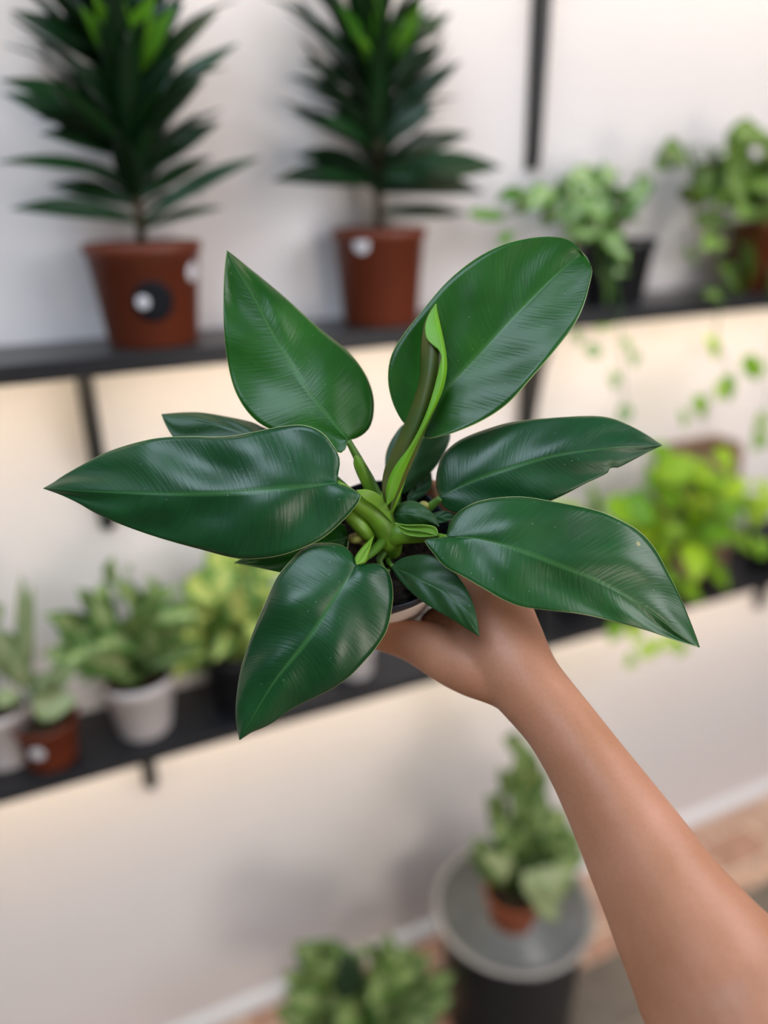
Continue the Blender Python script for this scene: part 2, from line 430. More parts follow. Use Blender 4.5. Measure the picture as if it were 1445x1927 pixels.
# ------------------------------------------------------------------ the setting
WY = 1.208               # wall plane
wall = box('wall_back', -3.0, 5.0, WY, WY + 0.12, 0, 3.0, M_wall); wall['kind'] = 'structure'
YS = atZ(1408, 1672, 0).y
floor = box('floor', -3.0, 5.0, -3.6, WY + 0.12, -0.05, 0, floor_mat(YS)); floor['kind'] = 'structure'
# rounded white skirting
bv = []; bf = []
prof = [(WY, 0.0), (WY - 0.022, 0.0), (WY - 0.022, 0.010), (WY - 0.018, 0.022), (WY - 0.010, 0.030), (WY, 0.034)]
for x in (-3.0, 5.0):
    for (y, z) in prof: bv.append((x, y, z))
k = len(prof)
for i in range(k - 1): bf.append((i, i + 1, k + i + 1, k + i))
bf += [tuple(range(k)), tuple(reversed(range(k, 2 * k)))]
bb = mesh_obj('baseboard_back', bv, bf, M_trim, None, smooth=False); bb['kind'] = 'structure'

# ------------------------------------------------------------------ shelves with their brackets
FY = 1.055
def wall_shelf(ztop, th, brackets, label):
    root = empty('wall_shelf', (0.6, WY, ztop), label, 'shelf', 'black shelves on the white wall')
    box('shelf_board', -1.6, 3.6, FY, WY, ztop - th, ztop, M_shelf_lit if th > 0.02 else M_shelf, root, bevel=0.0015)
    box('front_edge', -1.6, 3.6, FY - 0.002, FY + 0.004, ztop - th - 0.001, ztop - 0.001, M_shelf, root, bevel=0.001)
    box('light_strip', -1.55, 3.55, FY + 0.022, FY + 0.030, ztop - th - 0.004, ztop - th - 0.0005, M_led, root)['label'] = 'glowing warm light strip'
    for (x, length, wide) in brackets:
        b = th
        z0 = ztop - th
        out = min(wide, 0.13)
        # tapering steel blade standing off the wall: wide under the board, narrow at its foot
        pf = [(WY, z0), (WY - out, z0), (WY - out, z0 - 0.014), (WY - out * 0.62, z0 - length * 0.35), (WY - 0.022, z0 - length + 0.02), (WY - 0.014, z0 - length), (WY, z0 - length)]
        v = [(x - 0.006, y, z) for y, z in pf] + [(x + 0.006, y, z) for y, z in pf]
        n = len(pf)
        f = [tuple(range(n)), tuple(reversed(range(n, 2 * n)))] + [(i, (i + 1) % n, n + (i + 1) % n, n + i) for i in range(n)]
        br = mesh_obj('bracket', v, f, M_steel, root, smooth=False)
        br2 = box('wall_plate', x - 0.012, x + 0.012, WY - 0.004, WY, z0 - length, z0, M_steel, br, bevel=0.001)
    return root
wall_shelf(1.4645, 0.024, [(0.059, 0.268, 0.085), (0.825, 0.268, 0.085), (1.56, 0.268, 0.085)], 'upper black wall shelf carrying the two dark strappy plants in terracotta pots')
wall_shelf(0.849, 0.018, [(0.059, 0.17, 0.05), (0.825, 0.17, 0.05), (1.56, 0.17, 0.05)], 'lower black wall shelf behind the hand, carrying the white pot')
wall_shelf(2.17, 0.024, [(-0.70, 0.464, 0.05), (0.815, 0.464, 0.05), (1.56, 0.464, 0.05)], 'topmost wall shelf, only the foot of its black bracket showing above the pale trailing plant')
UZ, LZ = 1.4645, 0.849

# ------------------------------------------------------------------ background foliage builders
class Leaves:
    def __init__(s): s.v = []; s.f = []; s.uv = []; s.t = []
    def add(s, base, tip, width, normal, sag=0.1, shape='oval', tone=0.5, cup=0.15, n=9):
        base = Vector(base); tip = Vector(tip); d = tip - base; L = d.length
        if L < 1e-4: return
        fw = d / L; nm = Vector(normal); nm = (nm - fw * nm.dot(fw))
        if nm.length < 1e-3: nm = Vector((0.1, -0.3, 1)); nm = nm - fw * nm.dot(fw)
        nm.normalize(); sd = fw.cross(nm)
        b0 = len(s.v)
        for i in range(n):
            t = i / (n - 1)
            if shape == 'strap': w = (0.30 + 0.70 * math.sin(math.pi * min(1, t * 0.85)) ** 1.2) * (1 - t ** 4) ** 0.8
            elif shape == 'heart': w = (math.sin(math.pi * t ** 0.62)) ** 0.75 if 0 < t < 1 else 0
            elif shape == 'spoon': w = max(0, math.sin(math.pi * min(1, max(0, (t - 0.15) / 0.85)) ** 0.9)) ** 0.7 + 0.12 * (t < 0.5)
            else: w = math.sin(math.pi * t ** 0.85) ** 0.8 if 0 < t < 1 else 0
            w = max(w, 0.02) * width * 0.5
            c = base + d * t + nm * (sag * L * 4 * t * (1 - t) * 0.5) - Vector((0, 0, 1)) * (sag * L * t * t * 0.0)
            for q in (-1, -0.5, 0, 0.5, 1):
                s.v.append(c + sd * (w * q) + nm * (abs(q) * w * cup * 2)); s.uv.append((0.5 + q / 2, t)); s.t.append(tone)
        for i in range(n - 1):
            for q in range(4):
                a = b0 + i * 5 + q; s.f.append((a, a + 1, a + 6, a + 5))
    def build(s, name, mat, parent, keep_off_wall=True):
        if keep_off_wall:
            for v in s.v:
                if v.z > 2.10: v.z = 2.10 + 0.03 * (1 - math.exp(-(v.z - 2.10) / 0.06))
                lim = WY - 0.006
                if v.y > lim - 0.02: v.y = lim - 0.02 * math.exp(-(v.y - (lim - 0.02)) / 0.06)
        o = mesh_obj(name, s.v, s.f, mat, parent, uvs=s.uv, tone=s.t)
        md = o.modifiers.new('thickness', 'SOLIDIFY'); md.thickness = 0.0008; md.offset = 0
        return o
class Tubes:
    def __init__(s): s.v = []; s.f = []
    def add(s, pts, r0, r1, seg=6):
        pts = [Vector(p) for p in pts]; n = len(pts); b0 = len(s.v); up = None
        for i, p in enumerate(pts):
            d = (pts[min(i + 1, n - 1)] - pts[max(i - 1, 0)]).normalized()
            if up is None: _, up, _ = frame_from(d)
            up = (up - d * up.dot(d)).normalized(); sd = d.cross(up); r = r0 + (r1 - r0) * i / (n - 1)
            for k in range(seg):
                th = 2 * math.pi * k / seg; s.v.append(p + (up * math.cos(th) + sd * math.sin(th)) * r)
        for i in range(n - 1):
            for k in range(seg):
                k2 = (k + 1) % seg
                s.f.append((b0 + i * seg + k, b0 + i * seg + k2, b0 + (i + 1) * seg + k2, b0 + (i + 1) * seg + k))
        s.f.append(tuple(b0 + k for k in reversed(range(seg)))); s.f.append(tuple(b0 + (n - 1) * seg + k for k in range(seg)))
    def build(s, name, mat, parent):
        for v in s.v: v.y = min(v.y, WY - 0.008)
        return mesh_obj(name, s.v, s.f, mat, parent)

def sticker(name, pot, center, up_axis, rt, rb, h, ang, hz, rad, mat, parent, lift=0.0008):
    """disc bent round a conical pot wall; ang measured round the axis from world -Y"""
    a = Vector(up_axis)
    v = []; f = []
    K, Rn = 36, 5
    def pt(du, dz):
        z = hz + dz; r = rb + (rt - 0.0042 - rb) * ((z - 0.003) / (h - min(0.014, h * 0.12) - 0.004)) + lift
        th = ang + du / r
        return Vector(center) + Vector((math.sin(th) * r, -math.cos(th) * r, z))
    v.append(pt(0, 0))
    for i in range(1, Rn + 1):
        for k in range(K):
            q = 2 * math.pi * k / K; v.append(pt(rad * i / Rn * math.cos(q), rad * i / Rn * math.sin(q)))
    for k in range(K): f.append((0, 1 + k, 1 + (k + 1) % K))
    for i in range(1, Rn):
        for k in range(K):
            a0 = 1 + (i - 1) * K + k; a1 = 1 + (i - 1) * K + (k + 1) % K
            f.append((a0, a0 + K, a1 + K, a1))
    o = mesh_obj(name, v, f, mat, parent)
    md = o.modifiers.new('thickness', 'SOLIDIFY'); md.thickness = 0.0005; md.offset = 1
    return o
def potted(name, center, rt, rb, h, mat, label, cat='potted plant', group=None, soil=M_soil2):
    root = empty(name, center, label, cat, group)
    pot = lathe('pot', pot_profile(rt, rb, h, rim=min(0.014, h * 0.12), lip=0.0022), center, (0, 0, 1), mat, root)
    lathe('soil', [(0.0005, h - 0.022), (rt * 0.4, h - 0.014), (rt * 0.8, h - 0.016), (rt - 0.0075, h - 0.020), (rt - 0.0085, h - 0.03), (0.0005, h - 0.03)], center, (0, 0, 1), soil, root)
    return root, pot

M_drac = foliage_mat('dark strap leaf', (0.003, 0.018, 0.004), (0.012, 0.060, 0.012), rough=0.35, trans=0.1)
M_drac2 = foliage_mat('lime and top-lit leaf', (0.05, 0.20, 0.01), (0.16, 0.42, 0.02), rough=0.4, trans=0.4)  # lime colour; on strap plant tops it stands for light from above
M_vari = foliage_mat('white splashed leaf', (0.07, 0.24, 0.02), (0.20, 0.44, 0.05), (0.50, 0.62, 0.34), varamt=0.9)
M_gold = foliage_mat('yellow green leaf', (0.06, 0.17, 0.01), (0.24, 0.42, 0.05), (0.36, 0.46, 0.16), varamt=0.5)
M_neon = foliage_mat('neon lime leaf', (0.16, 0.40, 0.008), (0.50, 0.72, 0.02), rough=0.45, trans=0.35)
M_agla = foliage_mat('silver centred leaf', (0.09, 0.21, 0.04), (0.20, 0.38, 0.09), (0.52, 0.62, 0.28), varamt=0.85, style='center')
M_pale = foliage_mat('pale round leaf', (0.20, 0.30, 0.12), (0.40, 0.48, 0.22), (0.5, 0.55, 0.3), varamt=0.6)
M_yell = foliage_mat('yellow splashed leaf', (0.07, 0.20, 0.03), (0.20, 0.36, 0.05), (0.60, 0.66, 0.16), varamt=0.9)
M_dusty = foliage_mat('dusty green leaf', (0.05, 0.13, 0.02), (0.16, 0.29, 0.06), (0.38, 0.46, 0.18), varamt=0.8)
M_pink = foliage_mat('orange new leaf', (0.35, 0.25, 0.08), (0.5, 0.33, 0.12))

def bush(root, start, tips, width, mat, rng, shape='oval', stem_mat=M_stem, jitter=0.006, tone=None, stem_r=0.0016, name='foliage', frac=0.55):
    """tips: list of (leaf centre Vector, length); each leaf rides on a stalk from the soil"""
    L = Leaves(); T = Tubes()
    for (c, ln) in tips:
        ln = ln * 1.22; c = Vector(c); s0 = Vector(start) + Vector((rng.uniform(-1, 1), rng.uniform(-1, 1), 0)) * jitter
        out = c - s0
        hd = Vector((out.x, out.y, 0)); hd = hd.normalized() if hd.length > 1e-4 else Vector((0, -1, 0))
        if shape == 'heart':
            dirn = (hd * rng.uniform(-0.2, 0.9) + Vector((rng.uniform(-1.0, 1.0), rng.uniform(-0.5, 0.3), rng.uniform(-1.1, 0.5)))).normalized()
        else: dirn = (out.normalized() * 1.2 + hd * rng.uniform(0.0, 0.7) + Vector((rng.uniform(-0.45, 0.45), rng.uniform(-0.4, 0.3), rng.uniform(-0.75, 0.3)))).normalized()
        b = c - dirn * ln * 0.5; t = c + dirn * ln * 0.5
        nm = Vector((rng.uniform(-0.5, 0.5), rng.uniform(-1.1, -0.1), rng.uniform(0.5, 1.1)))
        L.add(b, t, width * ln * rng.uniform(0.85, 1.15), nm, sag=rng.uniform(0.05, 0.2), shape=shape, tone=rng.random() if tone is None else tone)
        mid = s0.lerp(b, 0.55) + Vector((0, 0, 0.18 * (b - s0).length))
        T.add([s0, s0.lerp(mid, 0.6), mid.lerp(b, 0.3), b], stem_r, stem_r * 0.6)
    L.build(name, mat, root); T.build('stems', stem_mat, root)

# ------------------------------------------------------------------ two dark strappy plants on the upper shelf
def dracaena(center, rt, rb, h, label, leaves, lit_tops, seed, stem_top, filler):
    rng = random.Random(seed)
    root, pot = potted('potted_dracaena', center, rt, rb, h, M_terra, label, 'potted plant', 'dark strappy plants on the upper shelf')
    cx, cy, cz = center
    top = cz + h
    L = Leaves()
    for (tx, ty, bz, wdt, dy) in leaves:
        tip = atY(tx, ty, cy + dy); base = Vector((cx, cy, top + bz))
        L.add(base, tip, wdt * 1.4, Vector((0, -0.7, 0.7)) + Vector((rng.uniform(-.3, .3), 0, rng.uniform(-.2, .2))), sag=rng.uniform(0.03, 0.13), shape='strap', tone=rng.random() * 0.8, cup=0.2, n=14)
    for i in range(filler):
        f = rng.random(); bz = 0.03 + f * (stem_top - 0.03)
        az = rng.uniform(0, 2 * math.pi)
        el = rng.uniform(0.15, 0.7) + 0.65 * f
        ln = rng.uniform(0.13, 0.2) * (0.75 + 0.35 * math.sin(math.pi * f))
        d = Vector((math.cos(az) * math.cos(el), math.sin(az) * math.cos(el) * 0.7, math.sin(el)))
        base = Vector((cx, cy, top + bz))
        L.add(base, base + d * ln, rng.uniform(0.026, 0.038), Vector((-d.x, -d.y, 0.8)), sag=rng.uniform(-0.05, 0.30), shape='strap', tone=rng.random() ** 2 * 0.8, cup=0.2, n=12)
    L.build('foliage', M_drac, root)
    if lit_tops:
        Y = Leaves()  # lime colour here stands in for strip light falling on the top leaves
        for (tx, ty, bz, wdt, dy) in lit_tops:
            Y.add(Vector((cx, cy, top + bz)), atY(tx, ty, cy + dy), wdt, (0.1, -1, 0.3), sag=0.06, shape='strap', tone=rng.random(), n=12)
        Y.build('lit_top_leaves', M_drac2, root)['label'] = 'top leaves coloured bright lime as if lit from above'
    T = Tubes(); T.add([(cx, cy, top - 0.03), (cx + 0.002, cy, top + stem_top * 0.5), (cx, cy, top + stem_top)], 0.007, 0.004, 10)
    T.build('stem', M_barkbrown, root)
    return root, pot
pc = atY(293, 660, 1.128)
c1 = (pc.x, 1.128, UZ)
r1, p1 = dracaena(c1, 0.077, 0.060, 0.132, 'left dark strappy plant in terracotta pot with round black label, on upper shelf',
    [(0, 150, .13, .032, -.05), (5, 175, .11, .030, .0), (20, 20, .19, .026, .02), (60, 45, .21, .028, -.04), (-5, 305, .075, .020, -.04), (20, 393, .025, .022, -.05),
     (92, 350, .045, .022, .02), (448, 82, .12, .024, -.03), (412, 22, .16, .022, .02), (345, 5, .20, .036, -.04), (415, 228, .075, .022, .0), (400, 295, .05, .018, .03),
     (492, 296, .02, .022, -.03), (150, -30, .24, .032, -.05), (230, -70, .26, .036, -.04), (290, -60, .26, .036, -.02), (340, -60, .22, .032, .02), (95, -30, .2, .028, .03),
     (385, 150, .10, .026, .01), (75, 250, .10, .024, -.03), (60, 180, .12, .036, -.04), (130, 120, .14, .036, -.05), (340, 110, .13, .036, -.05), (420, 390, .015, .014, -.02)],
    [(175, -15, .20, .026, -.06), (235, 5, .20, .026, -.06), (290, -10, .20, .030, -.06), (150, 10, .19, .022, -.06), (330, 10, .18, .024, -.06)], 3, 0.27, 60)
sticker('label_sticker', p1, c1, (0, 0, 1), 0.077, 0.060, 0.132, -0.06, 0.062, 0.026, M_blabel, p1)['label'] = 'round black label'
sticker('price_sticker', p1, c1, (0, 0, 1), 0.077, 0.060, 0.132, -0.25, 0.062, 0.0085, M_stick, p1, lift=0.0018)['label'] = 'small white sticker'
sticker('price_sticker', p1, c1, (0, 0, 1), 0.077, 0.060, 0.132, 0.86, 0.094, 0.0125, M_stick, p1)['label'] = 'small white sticker'
pc = atY(717, 640, 1.128)
c2 = (pc.x, 1.128, UZ)
r2, p2 = dracaena(c2, 0.071, 0.057, 0.138, 'dark strappy plant with top leaves coloured lime as if lit, in terracotta pot right of the other one',
    [(513, 340, .06, .030, -.04), (547, 207, .10, .026, .0), (556, 292, .075, .030, -.02), (566, 115, .16, .028, -.03), (868, 115, .12, .026, -.03), (885, 252, .085, .022, .01),
     (945, 315, .07, .038, -.05), (910, 362, .05, .034, -.03), (878, 402, .02, .020, .0), (835, 80, .17, .024, .02), (590, -15, .21, .026, .0), (850, 25, .2, .026, .0),
     (545, 145, .14, .022, .03), (610, 70, .18, .034, -.05), (800, 60, .19, .036, -.05), (820, 200, .11, .030, -.04), (600, 230, .10, .034, -.05), (590, 330, .055, .026, -.05), (855, 330, .055, .026, -.05),
     (650, 60, .2, .036, -.05), (760, 40, .2, .036, -.05)],
    [(634, 5, .20, .026, -.06), (703, -25, .20, .022, -.06), (795, -5, .20, .032, -.06), (770, 40, .19, .026, -.065), (670, 60, .19, .026, -.065)], 7, 0.27, 60)
sticker('price_sticker', p2, c2, (0, 0, 1), 0.071, 0.057, 0.138, -0.86 + 0.05, 0.118, 0.0125, M_stick, p2)['label'] = 'small white sticker'

# ------------------------------------------------------------------ pale variegated trailing plant in black pot, upper shelf
rng = random.Random(11)
def pos_list(specs, Y, jit, rng, n_each=1):
    out = []
    for (px, py, ln) in specs:
        for _ in range(n_each):
            p = atY(px, py, Y + rng.uniform(-jit, jit)); out.append((p, ln * rng.uniform(0.85, 1.15)))
    return out
pc = atY(1150, 585, 1.125); c = (pc.x, 1.125, UZ)
root, pot = potted('potted_pothos', c, 0.066, 0.050, 0.105, M_black, 'bushy white-splashed trailing plant in black pot on upper shelf, above the hand-held plant', 'potted plant')
sp = [(1100, 345, .05), (1070, 370, .05), (1130, 350, .055), (1160, 370, .05), (1190, 375, .045), (1090, 395, .05), (1120, 400, .055), (1150, 415, .055), (1060, 415, .045), (1180, 420, .045),
      (1085, 440, .05), (1125, 455, .055), (1155, 470, .06), (1015, 375, .045), (1040, 400, .04), (985, 385, .04), (1165, 500, .065), (1130, 540, .07), (1140, 590, .05), (1075, 350, .04), (1205, 350, .04), (1110, 430, .05), (1140, 330, .04), (1050, 360, .04)]
bush(root, Vector(c) + Vector((0, 0, 0.09)), pos_list(sp, 1.095, 0.03, rng) + pos_list(sp[:12], 1.11, 0.04, rng), 0.72, M_vari, rng, 'heart')
sp = [(925, 410, .05), (900, 405, .035), (960, 370, .045), (950, 450, .03)]
bush(root, Vector(c) + Vector((-0.01, 0, 0.09)), pos_list(sp, 1.06, 0.02, rng), 0.42, M_drac2, rng, 'oval', name='side_leaves')
# trailing vines hanging in front of the wall
def vine(root, pts, leafs, mat, rng, name='trailing_vine'):
    T = Tubes(); T.add(pts, 0.0014, 0.0009, 6); T.build(name, M_stem, root)
    L = Leaves()
    for (p, ln) in leafs:
        d = Vector((rng.uniform(-0.8, 0.8), -0.2, rng.uniform(-1, -0.1))).normalized()
        L.add(p, p + d * ln, ln * 0.75, (rng.uniform(-.3, .3), -1, 0.5), sag=0.12, shape='heart', tone=rng.random())
    L.build('trailing_leaves', mat, root)
def vpx(ps): return [atY(x, y, Y) for x, y, Y in ps]
vine(root, vpx([(1150, 480, 1.04), (1165, 580, 1.035), (1168, 660, 1.05), (1178, 790, 1.07)]),
     pos_list([(1170, 640, .035), (1150, 700, .03), (1178, 760, .035), (1190, 660, .03), (1080, 620, .03), (1100, 660, .03)], 1.06, 0.01, rng), M_vari, rng)

# ------------------------------------------------------------------ yellow green trailing plant in terracotta pot, far right of the upper shelf
rng = random.Random(21)
pc = atY(1430, 560, 1.12); c = (pc.x, 1.12, UZ)
root, pot = potted('potted_pothos', c, 0.076, 0.060, 0.125, M_terra, 'yellow-green trailing plant in terracotta pot at the right end of upper shelf', 'potted plant')
sp = [(1270, 300, .06), (1300, 320, .06), (1245, 310, .05), (1330, 335, .06), (1345, 300, .055), (1375, 290, .06), (1405, 255, .06), (1430, 275, .065), (1445, 300, .065), (1390, 320, .06), (1420, 330, .065),
      (1350, 370, .055), (1380, 360, .06), (1410, 370, .06), (1440, 360, .06), (1300, 370, .05), (1345, 420, .055), (1335, 460, .05), (1400, 400, .06), (1430, 410, .06), (1300, 490, .06), (1370, 530, .065), (1395, 500, .07),
      (1470, 280, .06), (1480, 350, .06), (1460, 400, .06), (1500, 320, .06), (1490, 420, .06), (1440, 530, .05), (1420, 480, .06), (1340, 560, .05)]
bush(root, Vector(c) + Vector((0, 0, 0.11)), pos_list(sp, 1.08, 0.04, rng) + pos_list(sp[3:20], 1.10, 0.04, rng), 0.68, M_gold, rng, 'heart')
vine(root, vpx([(1400, 480, 1.03), (1355, 570, 1.03), (1345, 640, 1.045), (1375, 700, 1.06), (1340, 740, 1.07), (1300, 765, 1.08)]),
     pos_list([(1330, 632, .05), (1360, 705, .05), (1395, 675, .055), (1350, 720, .04), (1305, 745, .05), (1280, 770, .045), (1410, 690, .04)], 1.06, 0.01, rng), M_neon, rng)
vine(root, vpx([(1450, 500, 1.03), (1460, 600, 1.04), (1450, 700, 1.06), (1440, 800, 1.07)]),
     pos_list([(1440, 780, .05), (1435, 810, .045), (1460, 740, .04)], 1.06, 0.01, rng), M_gold, rng)

# ------------------------------------------------------------------ neon lime plant and its neighbours on the lower shelf, right
rng = random.Random(31)
pc = atY(1195, 1050, 1.12); c = (pc.x, 1.12, LZ)
root, pot = potted('potted_neon_pothos', c, 0.060, 0.046, 0.095, M_black, 'bright neon lime plant in black pot on lower shelf, right of the hand', 'potted plant')
sp = [(1240, 870, .06), (1270, 890, .07), (1310, 900, .07), (1340, 910, .06), (1380, 920, .06), (1255, 930, .07), (1200, 960, .07), (1165, 970, .06), (1290, 960, .07), (1330, 960, .075), (1370, 960, .06),
      (1400, 965, .075), (1430, 960, .06), (1350, 1000, .07), (1310, 1010, .07), (1260, 1000, .06), (1390, 1025, .075), (1425, 1030, .05), (1235, 1040, .07), (1300, 1060, .065), (1350, 1090, .065), (1330, 1060, .06),
      (1260, 1090, .06), (1300, 1120, .05), (1220, 900, .05), (1210, 1000, .06), (1180, 1010, .05), (1440, 925, .06), (1360, 870, .05), (1300, 870, .06)]
bush(root, Vector(c) + Vector((0, 0, 0.08)), pos_list(sp, 1.04, 0.04, rng) + pos_list(sp[:16], 1.09, 0.03, rng), 0.70, M_neon, rng, 'heart')
vine(root, vpx([(1240, 1050, 1.02), (1215, 1140, 1.02), (1205, 1190, 1.03), (1230, 1225, 1.035), (1275, 1215, 1.04)]),
     pos_list([(1160, 1165, .055), (1185, 1170, .05), (1200, 1215, .05), (1190, 1230, .045), (1270, 1190, .045), (1285, 1205, .04), (1240, 1200, .04)], 1.04, 0.01, rng), M_neon, rng)
# lime leaf with a pale bud just beyond the big right hand leaf
rng = random.Random(33)
pc = atY(1078, 1100, 1.13); c = (pc.x, 1.13, LZ)
root, pot = potted('potted_seedling', c, 0.040, 0.032, 0.085, M_black, 'small lime-leaved plant in black pot, mostly hidden behind the right-hand leaves', 'potted plant')
L = Leaves(); L.add(atY(1110, 985, 1.08), atY(1025, 945, 1.07), 0.035, (0, -1, .6), tone=0.5); L.add(atY(1120, 985, 1.08), atY(1108, 908, 1.06), 0.024, (0, -1, .3), tone=0.2)
L.add(Vector(c) + Vector((0, 0, .09)), atY(1060, 1000, 1.09), 0.03, (0, -1, .4), tone=.4)
L.build('foliage', M_neon, root)
T = Tubes(); T.add([Vector(c) + Vector((0, 0, .07)), atY(1110, 985, 1.08), atY(1108, 955, 1.07)], 0.002, 0.0015); T.build('stems', M_stem, root)
# wooden crate standing behind the neon plant
x0 = atY(1255, 850, 1.16).x; x1 = atY(1372, 850, 1.16).x
root = empty('wooden_crate', ((x0 + x1) / 2, 1.165, LZ), 'brown wooden crate on lower shelf, behind the neon lime plant', 'crate')
zt = atY(1310, 838, 1.16).z
x0 = x0 + 0.02
box('side_panel', x0, x0 + 0.008, 1.13, 1.20, LZ, zt, M_wood, root, 0.001); box('side_panel', x1 - 0.008, x1, 1.13, 1.20, LZ, zt, M_wood, root, 0.001)
box('back_panel', x0 + 0.008, x1 - 0.008, 1.192, 1.20, LZ, zt, M_wood, root, 0.001)
for i in range(3):
    zz = LZ + (zt - LZ) * (i / 3); box('front_slat', x0, x1, 1.122, 1.13, zz + 0.004, zz + (zt - LZ) / 3 - 0.012, M_wood, root, 0.001)
box('crate_floor', x0 + 0.008, x1 - 0.008, 1.13, 1.192, LZ, LZ + 0.006, M_wood, root)
# black empty nursery pots near the wrist and at the far right
c = atZ(985, 1195, LZ); c = Vector((atY(985, 1150, 1.12).x, 1.12, LZ))
t = lathe('nursery_pot', pot_profile(0.047, 0.038, 0.09), c, (0, 0, 1), M_black); tag(t, 'empty black nursery pot on lower shelf, just behind the wrist', 'pot')
c = Vector((atY(1440, 1010, 1.12).x + 0.02, 1.12, LZ))
t = lathe('nursery_pot', pot_profile(0.058, 0.045, 0.085), c, (0, 0, 1), M_black); tag(t, 'black nursery pot at the right edge, under the neon lime leaves', 'pot')

# ------------------------------------------------------------------ lower shelf, left
rng = random.Random(41)
pc = atZ(272, 1398, LZ); c = (pc.x, 1.115, LZ); c = (atY(272, 1350, 1.115).x, 1.122, LZ)
root, pot = potted('potted_aglaonema', c, 0.060, 0.041, 0.105, M_white, 'bushy silvery-green leafy plant in the white tapered pot on lower shelf', 'potted plant')
sp = [(230, 1085, .075), (200, 1125, .06), (180, 1140, .06), (240, 1140, .08), (130, 1180, .07), (160, 1195, .085), (190, 1165, .08), (260, 1170, .08), (290, 1140, .07), (310, 1165, .07), (220, 1210, .08), (180, 1230, .08),
      (150, 1250, .07), (250, 1235, .08), (290, 1210, .08), (320, 1190, .07), (270, 1270, .07), (310, 1250, .07), (225, 1270, .07), (190, 1270, .06), (120, 1230, .06), (280, 1115, .06), (330, 1225, .065)]
bush(root, Vector(c) + Vector((0, 0, 0.09)), pos_list(sp, 1.09, 0.04, rng) + pos_list([(x, y, l * 1.35) for x, y, l in sp[:14]], 1.07, 0.03, rng), 0.36, M_agla, rng, 'oval')
rng = random.Random(43)
c = (atY(93, 1390, 1.115).x, 1.105, LZ)
root, pot = potted('potted_calathea', c, 0.049, 0.037, 0.078, M_terra, 'small terracotta pot plant with a big pale round leaf, left of the white pot', 'potted plant')
L = Leaves()
for (x, y, x2, y2, w, tn) in [(60, 1330, 145, 1318, .050, .9), (50, 1290, 20, 1230, .030, .3), (55, 1260, 40, 1080, .022, .4), (90, 1290, 150, 1250, .035, .3), (30, 1280, -15, 1170, .035, .3), (60, 1300, 100, 1270, .03, .2), (30, 1300, -5, 1330, .03, .4), (45, 1270, 62, 1100, .02, .5)]:
    L.add(atY(x, y, 1.07), atY(x2, y2, 1.045), w, (0, -0.7, 0.7), tone=tn)
L.build('foliage', M_pale, root)
T = Tubes()
for (x, y) in [(60, 1330), (50, 1290), (55, 1260), (90, 1290), (30, 1280), (45, 1270)]:
    T.add([Vector(c) + Vector((0, 0, .055)), atY(x, y, 1.07)], .002, .0015)
T.build('stems', M_stem, root)
sticker('price_sticker', pot, c, (0, 0, 1), 0.049, 0.037, 0.078, -0.42, 0.042, 0.011, M_stick, pot)['label'] = 'small pale sticker'
rng = random.Random(45)
c = (atY(-10, 1290, 1.13).x - 0.005, 1.14, LZ)
root, pot = potted('potted_calathea', c, 0.050, 0.038, 0.098, M_white, 'white pot plant cut by the left edge, behind the small terracotta pot', 'potted plant')
sp = [(-10, 1190, .07), (5, 1215, .06), (-30, 1180, .07), (-20, 1230, .06), (-50, 1200, .07), (-5, 1160, .05)]
bush(root, Vector(c) + Vector((0, 0, .085)), pos_list(sp, 1.12, .03, rng), 0.5, M_agla, rng, 'oval')
rng = random.Random(47)
c = (atY(455, 1280, 1.12).x, 1.122, LZ)
root, pot = potted('potted_croton', c, 0.062, 0.050, 0.11, M_black, 'yellow-splashed leafy plant in black pot, right of the white pot', 'potted plant')
sp = [(400, 1070, .06), (430, 1060, .07), (460, 1080, .07), (380, 1110, .06), (410, 1110, .07), (445, 1120, .07), (480, 1110, .07), (370, 1150, .06), (400, 1160, .07), (430, 1180, .06), (365, 1190, .07), (350, 1230, .07),
      (380, 1230, .06), (500, 1150, .07), (460, 1210, .08), (490, 1200, .07), (420, 1210, .06), (340, 1180, .06), (510, 1080, .06), (390, 1250, .06), (540, 1130, .06), (530, 1180, .06)]
bush(root, Vector(c) + Vector((0, 0, .09)), pos_list(sp, 1.09, .04, rng) + pos_list(sp[:12], 1.11, .03, rng), 0.6, M_yell, rng, 'heart')
c = Vector((atY(668, 1240, 1.12).x, 1.12, LZ))
root, pot = potted('potted_seedling', c, 0.038, 0.030, 0.06, M_white, 'little white pot on lower shelf, mostly hidden behind the lowest big leaf', 'potted plant')
bush(root, c + Vector((0, 0, .045)), [(c + Vector((-.01, 0, .08)), .03), (c + Vector((.01, -.01, .08)), .03)], .6, M_agla, rng)

# ------------------------------------------------------------------ floor: saucer on its stand, plants
zc = 1.60
pc = U(965, 1705, zc); SR = 150 * zc / F
sz = pc.z
cS = Vector((pc.x, pc.y, 0))
ped = lathe('plant_stand', [(SR * 0.80, 0), (SR * 0.82, 0.004), (SR * 0.90, sz - 0.035), (SR * 0.90, sz - 0.022), (SR * 0.84, sz - 0.020), (0.0005, sz - 0.020)], cS, (0, 0, 1), M_black)
tag(ped, 'wide round black stand on the floor, under the grey saucer', 'plant stand')
sau = lathe('saucer', [(SR * 0.78, 0), (SR * 0.82, 0.001), (SR * 0.97, 0.020), (SR, 0.024), (SR, 0.028), (SR * 0.985, 0.030), (SR * 0.93, 0.026), (SR * 0.86, 0.010), (SR * 0.80, 0.007), (0.0005, 0.006)], cS + Vector((0, 0, sz - 0.020)), (0, 0, 1), M_greyrim)
tag(sau, 'large round grey saucer under the orange pot, on the black stand', 'saucer')
